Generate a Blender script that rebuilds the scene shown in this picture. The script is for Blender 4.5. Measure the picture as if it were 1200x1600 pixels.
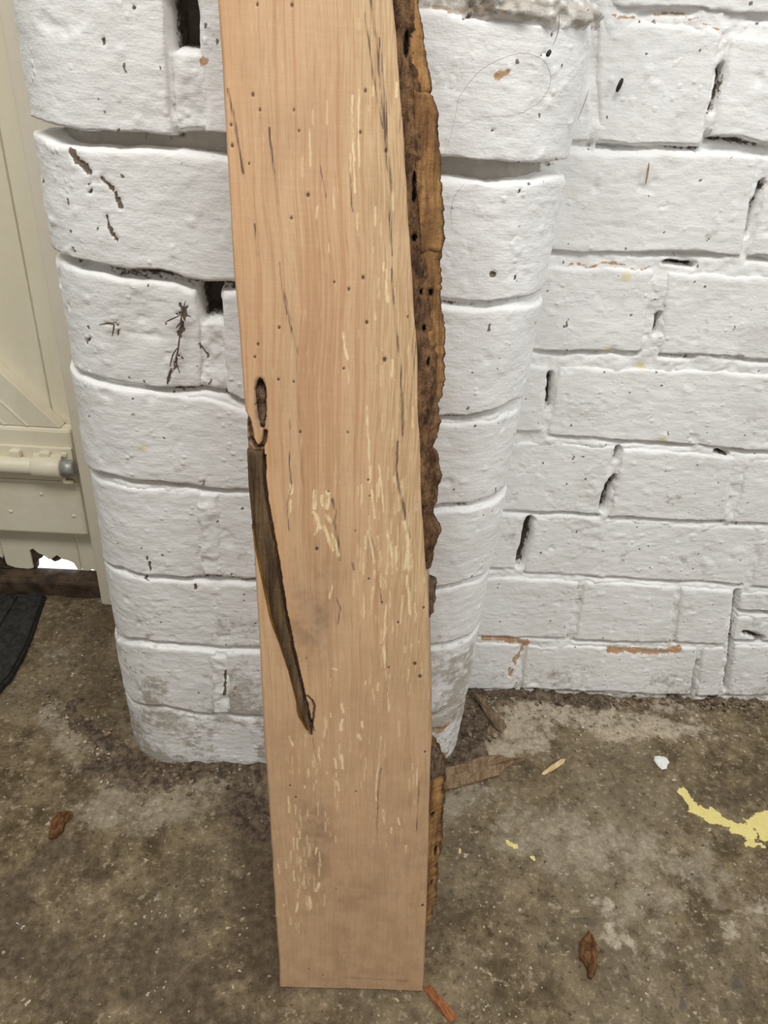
import bpy, math, random
import numpy as np

# ------------------------------------------------------------------ camera, world, lights, exposure
scene = bpy.context.scene
for o in list(bpy.data.objects):
    bpy.data.objects.remove(o)
COL = scene.collection
from mathutils import Matrix, Vector

cam_data = bpy.data.cameras.new('camera')
cam = bpy.data.objects.new('camera', cam_data)
COL.objects.link(cam)
cam_data.sensor_fit = 'VERTICAL'
cam_data.sensor_height = 36.0
cam_data.lens = 36.0 * 1092.57 / 1600.0
cam_data.clip_start = 0.01
_r = Vector((0.99682, -0.02359, 0.07668)); _f = Vector((0.06061, 0.84832, -0.52600))
_u = _r.cross(_f).normalized(); _r = _f.cross(_u).normalized()
cam.matrix_world = Matrix(((_r.x, _u.x, -_f.x, 0.0), (_r.y, _u.y, -_f.y, -0.4876), (_r.z, _u.z, -_f.z, 0.6249), (0, 0, 0, 1)))
scene.camera = cam

world = bpy.data.worlds.new('world'); scene.world = world
world.use_nodes = True
world.node_tree.nodes['Background'].inputs[0].default_value = (1.0, 0.985, 0.955, 1)
world.node_tree.nodes['Background'].inputs[1].default_value = 0.31

def area(name, loc, target, size, power, color):
    d = bpy.data.lights.new(name, 'AREA'); d.shape = 'RECTANGLE'
    d.size, d.size_y = size; d.energy = power; d.color = color
    o = bpy.data.objects.new(name, d); COL.objects.link(o)
    o.location = loc
    o.rotation_euler = (Vector(target) - Vector(loc)).to_track_quat('-Z', 'Y').to_euler()
    return o
# unseen soft lamp overhead, and an unseen soft light from the right
area('overhead_lamp', (-0.16, -0.66, 1.58), (-0.10, 0.0, 0.38), (1.2, 0.35), 16.0, (1.0, 0.985, 0.95))
area('right_soft_light', (2.3, -1.3, 1.7), (0.1, 0.1, 0.45), (1.2, 1.4), 24, (0.96, 0.985, 1.0))
# daylight on the yard outside the plank door, shut out by the walls
area('yard_daylight', (-0.5, 0.85, 0.85), (-0.5, 0.75, 0.0), (0.9, 0.6), 16, (0.90, 0.96, 1.0))

scene.view_settings.view_transform = 'Standard'
scene.view_settings.look = 'None'
scene.view_settings.gamma = 1.0
scene.view_settings.exposure = 0.0

# ------------------------------------------------------------------ numpy helpers
def hsh(ix, iy, iz, seed):
    n = (ix * 374761393 + iy * 668265263 + iz * 2147483647 + seed * 974634777) & 0xffffffff
    n = ((n ^ (n >> 13)) * 1274126177) & 0xffffffff
    n = ((n ^ (n >> 16)) * 2246822519) & 0xffffffff
    return ((n ^ (n >> 15)) & 0xffffff) / float(0xffffff)
def vn(x, y, z=0.0, seed=0):
    """value noise -1..1"""
    x = np.asarray(x, float); y = np.asarray(y, float); z = np.asarray(z, float) + 0 * x
    x0 = np.floor(x); y0 = np.floor(y); z0 = np.floor(z)
    fx, fy, fz = x - x0, y - y0, z - z0
    fx = fx * fx * (3 - 2 * fx); fy = fy * fy * (3 - 2 * fy); fz = fz * fz * (3 - 2 * fz)
    ix, iy, iz = x0.astype(np.int64), y0.astype(np.int64), z0.astype(np.int64)
    r = 0
    for a in (0, 1):
        for b in (0, 1):
            for c in (0, 1):
                w = (fx if a else 1 - fx) * (fy if b else 1 - fy) * (fz if c else 1 - fz)
                r = r + w * hsh(ix + a, iy + b, iz + c, seed)
    return r * 2 - 1
def vn2(x, y, seed=0):
    x = np.asarray(x, float); y = np.asarray(y, float)
    x0 = np.floor(x); y0 = np.floor(y); fx, fy = x - x0, y - y0
    fx = fx * fx * (3 - 2 * fx); fy = fy * fy * (3 - 2 * fy)
    ix, iy = x0.astype(np.int64), y0.astype(np.int64); r = 0
    for a in (0, 1):
        for b in (0, 1):
            r = r + (fx if a else 1 - fx) * (fy if b else 1 - fy) * hsh(ix + a, iy + b, 0, seed)
    return r * 2 - 1
def fbm(x, y, sc, seed=0, oct=4, gain=0.5):
    r = 0; a = 1.0; t = 0
    for i in range(oct):
        r = r + a * vn2(np.asarray(x) * sc, np.asarray(y) * sc, seed + i * 17); t += a
        a *= gain; sc *= 2.03
    return r / t
def sstep(e0, e1, x):
    t = np.clip((x - e0) / (e1 - e0), 0, 1); return t * t * (3 - 2 * t)
def dpoly(X, Y, pts):
    """distance to a polyline"""
    d = np.full(np.shape(X), 9.0)
    for (ax, ay), (bx, by) in zip(pts[:-1], pts[1:]):
        vx, vy = bx - ax, by - ay
        t = np.clip(((X - ax) * vx + (Y - ay) * vy) / (vx * vx + vy * vy + 1e-12), 0, 1)
        d = np.minimum(d, np.hypot(X - ax - t * vx, Y - ay - t * vy))
    return d
def inpoly(X, Y, pts):
    r = np.zeros(np.shape(X), bool); n = len(pts)
    for i in range(n):
        x1, y1 = pts[i]; x2, y2 = pts[(i + 1) % n]
        c = ((y1 > Y) != (y2 > Y)) & (X < (x2 - x1) * (Y - y1) / (y2 - y1 + 1e-12) + x1)
        r ^= c
    return r

def make_obj(name, verts, faces, mat, parent=None, smooth=True, attrs=None, center=True, tris=False):
    """faces: (n,4) or (n,3) int array or a list of lists"""
    verts = np.asarray(verts, np.float32)
    c = verts.mean(0) if center else np.zeros(3, np.float32)
    verts = verts - c
    me = bpy.data.meshes.new(name)
    if isinstance(faces, np.ndarray):
        k = faces.shape[1]
        me.vertices.add(len(verts)); me.vertices.foreach_set('co', verts.ravel())
        me.loops.add(faces.size); me.loops.foreach_set('vertex_index', faces.astype(np.int32).ravel())
        me.polygons.add(len(faces)); me.polygons.foreach_set('loop_start', np.arange(0, faces.size, k, dtype=np.int32))
        me.update(calc_edges=True)
    else:
        me.from_pydata([tuple(v) for v in verts], [], faces); me.update()
    me.validate()
    me.polygons.foreach_set('use_smooth', np.full(len(me.polygons), smooth))
    if attrs:
        for k, a in attrs.items():
            at = me.attributes.new(k, 'FLOAT', 'POINT'); at.data.foreach_set('value', np.asarray(a, np.float32).ravel())
    me.materials.append(mat)
    o = bpy.data.objects.new(name, me); COL.objects.link(o)
    o.location = c
    if parent: 
        o.parent = parent
        o.location = Vector(c) - (parent.location if parent.get('kind') == 'structure' else Vector((0, 0, 0)))
    return o
def grid_faces(nu, nv, flip=False):
    i = np.arange(nu - 1)[:, None]; j = np.arange(nv - 1)[None, :]
    a = i * nv + j
    f = np.stack([a, a + nv, a + nv + 1, a + 1], -1).reshape(-1, 4)
    return f[:, ::-1] if flip else f
def box_mesh(x0, x1, y0, y1, z0, z1):
    v = [(x, y, z) for x in (x0, x1) for y in (y0, y1) for z in (z0, z1)]
    return v, [[0, 1, 3, 2], [4, 6, 7, 5], [0, 4, 5, 1], [2, 3, 7, 6], [0, 2, 6, 4], [1, 5, 7, 3]]
def bevel(o, w=0.002, seg=2):
    m = o.modifiers.new('bevel', 'BEVEL'); m.width = w; m.segments = seg; m.limit_method = 'ANGLE'
    return o
def empty(name, loc, label=None, cat=None, group=None):
    o = bpy.data.objects.new(name, None); COL.objects.link(o); o.location = loc; o.empty_display_size = 0.05
    tag(o, label, cat, group); return o
def tag(o, label=None, cat=None, group=None, kind=None):
    if label: o['label'] = label
    if cat: o['category'] = cat
    if group: o['group'] = group
    if kind: o['kind'] = kind
    return o
def prism(pts, y0, y1):
    """polygon of (x,z) extruded along y"""
    n = len(pts)
    v = [(x, y0, z) for x, z in pts] + [(x, y1, z) for x, z in pts]
    f = [list(range(n)), list(range(2 * n - 1, n - 1, -1))] + [[i, i + n, (i + 1) % n + n, (i + 1) % n] for i in range(n)]
    return v, f
def tube(pts, r, n=6, taper=None):
    pts = [Vector(p) for p in pts]; V = []; F = []
    for i, p in enumerate(pts):
        t = (pts[min(i + 1, len(pts) - 1)] - pts[max(i - 1, 0)]).normalized()
        a = t.cross(Vector((0.3, 0.2, 0.93))).normalized(); b = t.cross(a)
        rr = r if taper is None else r * taper[i]
        for k in range(n):
            an = 2 * math.pi * k / n
            V.append(tuple(p + a * (rr * math.cos(an)) + b * (rr * math.sin(an))))
    for i in range(len(pts) - 1):
        for k in range(n):
            F.append([i * n + k, i * n + (k + 1) % n, (i + 1) * n + (k + 1) % n, (i + 1) * n + k])
    F.append(list(range(n))[::-1]); F.append(list(range((len(pts) - 1) * n, len(pts) * n)))
    return V, F

# ------------------------------------------------------------------ node helper
class NT:
    def __init__(s, name, rough=0.6, spec=0.4):
        s.m = bpy.data.materials.new(name); s.m.use_nodes = True
        s.t = s.m.node_tree; s.b = s.t.nodes['Principled BSDF']
        s.b.inputs['Roughness'].default_value = rough
        s.b.inputs['Specular IOR Level'].default_value = spec
        tc = s.t.nodes.new('ShaderNodeTexCoord'); s.obj = tc.outputs['Object']
        g = s.t.nodes.new('ShaderNodeNewGeometry'); s.pos = g.outputs['Position']
    def put(s, sock, v):
        if hasattr(v, 'is_linked') or hasattr(v, 'links'): s.t.links.new(v, sock)
        elif isinstance(v, (tuple, list)) and len(v) == 3 and len(sock.default_value) == 4: sock.default_value = (*v, 1)
        else: sock.default_value = v
    def map(s, vec, scale=(1, 1, 1), loc=(0, 0, 0), rot=(0, 0, 0)):
        n = s.t.nodes.new('ShaderNodeMapping'); s.put(n.inputs[0], vec)
        n.inputs[1].default_value = loc; n.inputs[2].default_value = rot; n.inputs[3].default_value = scale; return n.outputs[0]
    def noise(s, vec, scale, detail=4, rough=0.55, dist=0.0, out=0):
        n = s.t.nodes.new('ShaderNodeTexNoise'); s.put(n.inputs['Vector'], vec)
        n.inputs['Scale'].default_value = scale; n.inputs['Detail'].default_value = detail
        n.inputs['Roughness'].default_value = rough; n.inputs['Distortion'].default_value = dist; return n.outputs[out]
    def vor(s, vec, scale, feature='F1', rnd=1.0):
        n = s.t.nodes.new('ShaderNodeTexVoronoi'); s.put(n.inputs['Vector'], vec); n.feature = feature
        n.inputs['Scale'].default_value = scale; n.inputs['Randomness'].default_value = rnd; return n.outputs
    def math(s, op, a, b=0.0, c=0.0, clamp=False):
        n = s.t.nodes.new('ShaderNodeMath'); n.operation = op; n.use_clamp = clamp
        s.put(n.inputs[0], a); s.put(n.inputs[1], b); s.put(n.inputs[2], c); return n.outputs[0]
    def ramp(s, fac, lo, hi, a=0.0, b=1.0):
        n = s.t.nodes.new('ShaderNodeMapRange'); n.interpolation_type = 'SMOOTHSTEP'
        s.put(n.inputs[0], fac); n.inputs[1].default_value = lo; n.inputs[2].default_value = hi
        n.inputs[3].default_value = a; n.inputs[4].default_value = b; return n.outputs[0]
    def mix(s, fac, a, b, mode='MIX'):
        n = s.t.nodes.new('ShaderNodeMix'); n.data_type = 'RGBA'; n.blend_type = mode
        s.put(n.inputs[0], fac); s.put(n.inputs[6], a); s.put(n.inputs[7], b); return n.outputs[2]
    def attr(s, name):
        n = s.t.nodes.new('ShaderNodeAttribute'); n.attribute_name = name; return n.outputs['Fac']
    def sep(s, v):
        n = s.t.nodes.new('ShaderNodeSeparateXYZ'); s.put(n.inputs[0], v); return n.outputs
    def objrand(s):
        n = s.t.nodes.new('ShaderNodeObjectInfo'); return n.outputs['Random']
    def bump(s, h, strength=0.5, dist=0.001, prev=None):
        n = s.t.nodes.new('ShaderNodeBump'); n.inputs['Strength'].default_value = strength; n.inputs['Distance'].default_value = dist
        s.put(n.inputs['Height'], h)
        if prev is not None: s.put(n.inputs['Normal'], prev)
        return n.outputs[0]
    def out(s, color=None, normal=None, rough=None):
        if color is not None: s.put(s.b.inputs['Base Color'], color)
        if normal is not None: s.put(s.b.inputs['Normal'], normal)
        if rough is not None: s.put(s.b.inputs['Roughness'], rough)
        return s.m

# ------------------------------------------------------------------ materials
def mat_paint():
    n = NT('white_masonry_paint', 0.55, 0.35)
    p = n.pos
    big = n.noise(p, 14, 3); mid = n.noise(p, 60, 4)
    col = n.mix(n.ramp(big, 0.35, 0.7), (0.875, 0.87, 0.855), (0.825, 0.82, 0.80))
    col = n.mix(n.ramp(mid, 0.56, 0.75, 0, 0.35), col, (0.74, 0.70, 0.60))
    col = n.mix(n.ramp(n.noise(p, 9, 5, 0.6), 0.56, 0.74, 0, 0.42), col, (0.58, 0.55, 0.49))
    # yellow undercoat spots
    vy = n.vor(p, 26); ys = n.math('MULTIPLY', n.ramp(vy['Distance'], 0.05, 0.16, 1, 0), n.ramp(n.sep(vy['Color'])[0], 0.90, 0.92))
    col = n.mix(n.math('MULTIPLY', ys, 0.55), col, (0.80, 0.68, 0.22))
    # fly specks and splinters of dirt
    for sc, thr, rad, streak in ((105, 0.76, 0.15, 1.0), (55, 0.78, 0.09, 0.45), (30, 0.84, 0.055, 0.3)):
        v = n.map(p, (1, 1, streak), (sc * 0.013, 0, 0), (0.0, 0.35 * (1 - streak), 0))
        wv = n.t.nodes.new('ShaderNodeVectorMath'); wv.operation = 'ADD'
        nz = n.t.nodes.new('ShaderNodeVectorMath'); nz.operation = 'SCALE'; nz.inputs['Scale'].default_value = 0.25 / sc
        n.put(nz.inputs[0], n.noise(p, sc * 4, 0, out=1)); n.put(wv.inputs[0], v); n.put(wv.inputs[1], nz.outputs[0])
        vv = n.vor(wv.outputs[0], sc)
        m = n.math('MULTIPLY', n.ramp(vv['Distance'], rad * 0.6, rad, 1, 0), n.ramp(n.sep(vv['Color'])[0], thr, thr + 0.02))
        col = n.mix(n.math('MULTIPLY', m, 0.85), col, (0.11, 0.07, 0.04))
    fine = n.noise(p, 420, 2, 0.6)
    dirt = n.attr('dirt'); dm = n.ramp(n.math('ADD', dirt, n.math('MULTIPLY', n.math('SUBTRACT', n.noise(p, 230, 4, 0.65), 0.5), 1.5)), 0.42, 0.62)
    dm = n.math('MULTIPLY', dm, n.ramp(dirt, 0.02, 0.2))
    col = n.mix(n.math('MULTIPLY', dm, 0.92), col, n.mix(fine, (0.035, 0.022, 0.012), (0.17, 0.11, 0.055)))
    rust = n.attr('rust'); rm = n.math('MULTIPLY', n.ramp(n.math('ADD', rust, n.math('MULTIPLY', n.math('SUBTRACT', n.noise(p, 150, 5, 0.7), 0.5), 3.0)), 0.45, 0.85), n.ramp(rust, 0.02, 0.2))
    col = n.mix(n.math('MULTIPLY', rm, 0.85), col, n.mix(fine, (0.34, 0.13, 0.03), (0.62, 0.36, 0.13)))
    grime_or_shade = n.attr('grime_or_shade'); gm = n.math('MULTIPLY', n.ramp(n.math('ADD', grime_or_shade, n.math('MULTIPLY', n.math('SUBTRACT', n.noise(p, 120, 5, 0.65), 0.5), 1.8)), 0.28, 0.80), 0.75)
    col = n.mix(n.math('MULTIPLY', gm, n.ramp(grime_or_shade, 0.02, 0.2)), col, (0.36, 0.31, 0.24))
    # brush marks, mostly horizontal, and pimples of paint
    br = n.noise(n.map(p, (1, 1, 4.5), rot=(0, 0.12, 0)), 110, 3, 0.6)
    pim = n.ramp(n.vor(p, 130)['Distance'], 0.0, 0.35, 1, 0)
    pim = n.math('MULTIPLY', pim, n.ramp(n.noise(p, 40, 2), 0.5, 0.62))
    b1 = n.bump(n.noise(p, 90, 3, 0.55), 0.45, 0.0016)
    b2 = n.bump(br, 0.38, 0.0010, b1)
    b3 = n.bump(n.math('ADD', n.math('MULTIPLY', pim, 1.5), n.math('MULTIPLY', fine, 0.6)), 0.6, 0.0007, b2)
    return n.out(col, b3)
M_PAINT = mat_paint()

def mat_floor():
    n = NT('worn_concrete', 0.85, 0.2)
    p = n.pos
    big = n.noise(p, 5, 5, 0.6); mid = n.noise(p, 30, 6, 0.75); fin = n.noise(p, 150, 4, 0.75)
    col = n.mix(n.ramp(mid, 0.34, 0.68), (0.080, 0.055, 0.028), (0.240, 0.183, 0.108))
    col = n.mix(n.ramp(big, 0.42, 0.66, 0, 0.55), col, (0.225, 0.185, 0.125))
    col = n.mix(n.ramp(fin, 0.53, 0.70, 0, 0.85), col, (0.38, 0.31, 0.215))
    col = n.mix(n.ramp(fin, 0.30, 0.46, 0.85, 0), col, (0.06, 0.042, 0.025))
    def layer(col, name, c1, c2, amp=1.1, sc=60, k=0.9, lo=0.35, hi=0.75):
        a = n.attr(name)
        m = n.ramp(n.math('ADD', a, n.math('MULTIPLY', n.math('SUBTRACT', n.noise(p, sc, 5, 0.75), 0.5), amp)), lo, hi)
        m = n.math('MULTIPLY', n.math('MULTIPLY', m, n.ramp(a, 0.01, 0.2)), k)
        return n.mix(m, col, n.mix(n.ramp(fin, 0.35, 0.65), c1, c2))
    col = layer(col, 'lime', (0.40, 0.335, 0.25), (0.56, 0.48, 0.37), 3.2, 26, 0.8, 0.4, 1.0)
    col = layer(col, 'pale', (0.30, 0.25, 0.18), (0.44, 0.385, 0.295), 3.0, 22, 0.62, 0.4, 1.0)
    col = layer(col, 'damp_shade', (0.075, 0.052, 0.032), (0.135, 0.098, 0.062), 2.6, 20, 0.85, 0.35, 0.95)  # floor stains, with the board's cast shadow painted in
    col = layer(col, 'soil', (0.045, 0.032, 0.021), (0.17, 0.125, 0.085), 2.4, 60)
    # small aggregate and paint specks
    for sc, thr, rad, c in ((70, 0.90, 0.17, (0.60, 0.51, 0.36)), (120, 0.86, 0.2, (0.06, 0.045, 0.03)), (45, 0.95, 0.10, (0.78, 0.77, 0.74)), (170, 0.82, 0.25, (0.50, 0.43, 0.31))):
        wv = n.t.nodes.new('ShaderNodeVectorMath'); wv.operation = 'ADD'
        nz = n.t.nodes.new('ShaderNodeVectorMath'); nz.operation = 'SCALE'; nz.inputs['Scale'].default_value = 0.8 / sc
        n.put(nz.inputs[0], n.noise(p, sc * 3, 1, out=1)); n.put(wv.inputs[0], p); n.put(wv.inputs[1], nz.outputs[0])
        v = n.vor(wv.outputs[0], sc)
        m = n.math('MULTIPLY', n.ramp(v['Distance'], rad * 0.6, rad, 1, 0), n.ramp(n.sep(v['Color'])[0], thr, thr + 0.02))
        col = n.mix(n.math('MULTIPLY', m, 0.8), col, c)
    ye = n.attr('yellow')
    ym = n.ramp(n.math('ADD', ye, n.math('MULTIPLY', n.math('SUBTRACT', n.noise(p, 170, 4, 0.7), 0.5), 1.1)), 0.46, 0.60)
    ym = n.math('MULTIPLY', ym, n.ramp(ye, 0.03, 0.15))
    col = n.mix(ym, col, n.mix(fin, (0.66, 0.54, 0.16), (0.86, 0.75, 0.33)))
    bl = n.attr('tar'); col = n.mix(n.math('MULTIPLY', n.ramp(n.math('ADD', bl, n.math('MULTIPLY', n.math('SUBTRACT', fin, 0.5), 1.4)), 0.5, 0.8), 0.75), col, (0.075, 0.07, 0.065))
    b1 = n.bump(mid, 0.5, 0.004); b2 = n.bump(fin, 0.7, 0.0016, b1)
    return n.out(col, b2)
M_FLOOR = mat_floor()

def mat_wood():
    n = NT('spalted_beech', 0.6, 0.3)
    p = n.obj; x, y, z = n.sep(p)[0:3]
    wob = n.noise(n.map(p, (6, 4.0, 6)), 1.0, 3, 0.5)
    xx = n.math('ADD', x, n.math('MULTIPLY', n.math('SUBTRACT', wob, 0.5), 0.026))
    xx = n.math('ADD', xx, n.math('MULTIPLY', y, 0.062))
    def fib(k):
        cb = n.t.nodes.new('ShaderNodeCombineXYZ'); n.put(cb.inputs[0], xx); n.put(cb.inputs[1], n.math('MULTIPLY', y, k)); n.put(cb.inputs[2], z); return cb.outputs[0]
    ring = n.noise(fib(0.012), 270, 3, 0.55)
    fibre = n.noise(fib(0.035), 1000, 3, 0.65)
    fleck = n.noise(fib(0.09), 480, 3, 0.65)
    big = n.noise(n.map(p, (1, 0.45, 1)), 17, 4, 0.6)
    rs = n.ramp(y, 0.15, 0.42, 0.25, 1.0)
    col = n.mix(n.ramp(big, 0.40, 0.66), (0.600, 0.388, 0.222), (0.525, 0.335, 0.188))
    col = n.mix(n.math('MULTIPLY', n.ramp(ring, 0.50, 0.60, 0, 0.55), rs), col, (0.455, 0.235, 0.115))
    col = n.mix(n.math('MULTIPLY', n.ramp(ring, 0.42, 0.30, 0, 0.35), rs), col, (0.66, 0.43, 0.255))
    col = n.mix(n.ramp(fibre, 0.52, 0.66, 0, 0.34), col, (0.38, 0.205, 0.10))
    col = n.mix(n.ramp(fleck, 0.58, 0.72, 0, 0.5), col, (0.71, 0.50, 0.30))
    col = n.mix(n.ramp(fleck, 0.42, 0.28, 0, 0.4), col, (0.42, 0.24, 0.12))
    col = n.mix(n.math('MULTIPLY', n.attr('warm'), 0.24), col, (0.58, 0.28, 0.11))
    col = n.mix(n.math('MULTIPLY', n.attr('sap'), 0.6), col, n.mix(n.ramp(fibre, 0.38, 0.6), (0.66, 0.48, 0.28), (0.45, 0.30, 0.155)))
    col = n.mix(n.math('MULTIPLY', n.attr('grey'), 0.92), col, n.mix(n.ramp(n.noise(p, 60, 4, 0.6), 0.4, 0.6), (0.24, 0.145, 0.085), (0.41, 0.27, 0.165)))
    pm = n.math('MULTIPLY', n.attr('pale'), n.ramp(n.noise(fib(0.22), 520, 3, 0.6), 0.36, 0.52, 0.25, 1))
    col = n.mix(n.math('MULTIPLY', pm, 0.9), col, (0.83, 0.65, 0.38))
    fd = n.math('MULTIPLY', n.math('MULTIPLY', n.ramp(fibre, 0.38, 0.56, 0.35, 1.0), n.ramp(n.noise(fib(0.14), 260, 3, 0.6), 0.36, 0.56, 0.15, 1.0)), n.attr('dark'))
    col = n.mix(n.math('MINIMUM', fd, 0.92), col, (0.10, 0.06, 0.045))
    col = n.mix(n.math('MULTIPLY', n.attr('hole'), 0.92), col, (0.055, 0.03, 0.018))
    v = n.vor(n.map(p, (1, 0.6, 1)), 85)
    m = n.math('MULTIPLY', n.ramp(v['Distance'], 0.04, 0.075, 1, 0), n.ramp(n.sep(v['Color'])[0], 0.80, 0.82))
    col = n.mix(n.math('MULTIPLY', m, 0.75), col, (0.14, 0.07, 0.035))
    saw = n.noise(n.map(p, (0.12, 1, 1), rot=(0, 0, 0.06)), 330, 2)
    b1 = n.bump(fibre, 0.4, 0.0006); b2 = n.bump(saw, 0.2, 0.0006, b1)
    return n.out(col, b2)
M_WOOD = mat_wood()

def mat_bark(name, dark, lite, sc=1.0, crumb=1.0, stretch=0.12):
    n = NT(name, 0.85, 0.2); p = n.obj
    g = n.noise(n.map(p, (1, stretch, 1)), 330 * sc, 5, 0.65); c = n.noise(p, 210, 5, 0.7); b = n.noise(n.map(p, (1, 0.3, 1)), 38, 3)
    col = n.mix(n.ramp(g, 0.33, 0.66), dark, lite)
    col = n.mix(n.ramp(c, 0.28, 0.46, 0.8 * crumb, 0), col, tuple(q * 0.3 for q in dark))
    col = n.mix(n.ramp(b, 0.5, 0.7, 0, 0.45), col, tuple(q * 0.75 for q in dark))
    col = n.mix(n.attr('hole'), col, (0.02, 0.013, 0.009))
    b1 = n.bump(c, 0.9 * crumb, 0.003); b2 = n.bump(g, 0.6, 0.0012, b1)
    return n.out(col, b2)
M_BARK = mat_bark('inner_bark_tan', (0.12, 0.058, 0.022), (0.40, 0.215, 0.080), 0.40, 0.6, 0.09)
M_ROT = mat_bark('crumbly_rotten_edge', (0.055, 0.027, 0.013), (0.25, 0.135, 0.062), 0.5, 1.2, 0.35)
M_CRUST = mat_bark('dark_bark_crust', (0.055, 0.038, 0.025), (0.19, 0.125, 0.08), 1, 1.0, 0.5)
M_INCL = mat_bark('ingrown_bark', (0.040, 0.024, 0.012), (0.165, 0.105, 0.052), 0.6, 0.35, 0.045)
M_AMBER = mat_bark('amber_bark_edge', (0.13, 0.06, 0.012), (0.26, 0.13, 0.03), 0.8, 0.3, 0.1)
M_CHIP = mat_bark('bark_chip', (0.10, 0.045, 0.018), (0.26, 0.13, 0.055), 1, 0.8, 0.3)
M_REDCHIP = mat_bark('red_bark_chip', (0.24, 0.085, 0.03), (0.36, 0.15, 0.06), 1, 0.3, 0.25)
M_SLAT = mat_bark('weathered_slat', (0.17, 0.105, 0.055), (0.33, 0.23, 0.14), 0.8, 0.5, 0.2)
M_STICK = mat_bark('grey_brown_stick', (0.13, 0.09, 0.055), (0.24, 0.175, 0.11), 0.8, 0.3, 0.2)
M_SPLINT = mat_bark('fresh_splinter', (0.60, 0.42, 0.20), (0.76, 0.60, 0.34), 0.8, 0.1, 0.1)

def mat_door(name, base, warm):
    n = NT(name, 0.42, 0.45); p = n.pos
    col = n.mix(n.ramp(n.noise(n.map(p, (1, 1, 0.35)), 22, 4), 0.4, 0.68), base, warm)
    v = n.noise(p, 90, 5, 0.7); col = n.mix(n.ramp(v, 0.68, 0.78, 0, 0.6), col, (0.30, 0.24, 0.16))
    col = n.mix(n.math('MULTIPLY', n.attr('dirt'), n.ramp(n.noise(p, 130, 4, 0.6), 0.3, 0.5)), col, (0.03, 0.022, 0.015))
    b = n.bump(n.noise(n.map(p, (1, 1, 0.12)), 160, 3), 0.3, 0.0012); b = n.bump(n.noise(p, 60, 3), 0.35, 0.002, b)
    return n.out(col, b)
M_DOOR = mat_door('cream_gloss_paint', (0.76, 0.70, 0.54), (0.80, 0.75, 0.60))
M_FRAME = mat_door('dull_cream_frame_paint', (0.70, 0.64, 0.51), (0.74, 0.68, 0.56))
def mat_simple(name, c1, c2, sc, rough=0.7, bumpd=0.001, metal=0.0):
    n = NT(name, rough, 0.35); p = n.pos
    f = n.noise(p, sc, 5, 0.65); n.b.inputs['Metallic'].default_value = metal
    return n.out(n.mix(n.ramp(f, 0.35, 0.65), c1, c2), n.bump(f, 0.6, bumpd))
M_STEEL = mat_simple('galvanised_bolt', (0.33, 0.33, 0.32), (0.48, 0.47, 0.45), 150, 0.45, 0.0008, 0.6)
M_SILL = mat_simple('damp_dark_sill', (0.030, 0.019, 0.012), (0.095, 0.06, 0.035), 60, 0.75, 0.003)
M_RUBBER = mat_simple('black_rubber', (0.012, 0.012, 0.012), (0.035, 0.034, 0.033), 120, 0.6, 0.002)
M_PAVE = mat_simple('sunlit_paving', (0.72, 0.74, 0.76), (0.82, 0.83, 0.84), 30, 0.8)
M_FLAKE = mat_simple('white_paint_flake', (0.74, 0.73, 0.71), (0.84, 0.83, 0.81), 150, 0.6)
M_HAIR = mat_simple('dark_fibre', (0.10, 0.065, 0.04), (0.16, 0.11, 0.07), 90, 0.6)
M_GREYHAIR = mat_simple('grey_hair', (0.30, 0.26, 0.22), (0.38, 0.33, 0.28), 90, 0.6)
M_SEED = mat_simple('black_husk', (0.015, 0.012, 0.010), (0.04, 0.03, 0.025), 200, 0.6)
M_STRAW = mat_simple('dry_straw', (0.30, 0.20, 0.10), (0.42, 0.30, 0.16), 200, 0.7)
def mat_rubble():
    n = NT('mortar_rubble', 0.9, 0.15); a = n.attr('tone'); p = n.pos
    col = n.mix(n.ramp(a, 0.0, 0.45), (0.055, 0.04, 0.027), (0.25, 0.19, 0.13)); col = n.mix(n.ramp(a, 0.5, 1.0), col, (0.62, 0.53, 0.40))
    f = n.noise(p, 260, 4, 0.65); col = n.mix(n.ramp(f, 0.35, 0.5, 0.5, 0), col, (0.08, 0.06, 0.04))
    return n.out(col, n.bump(f, 0.7, 0.0015))
M_RUBBLE = mat_rubble()

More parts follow.
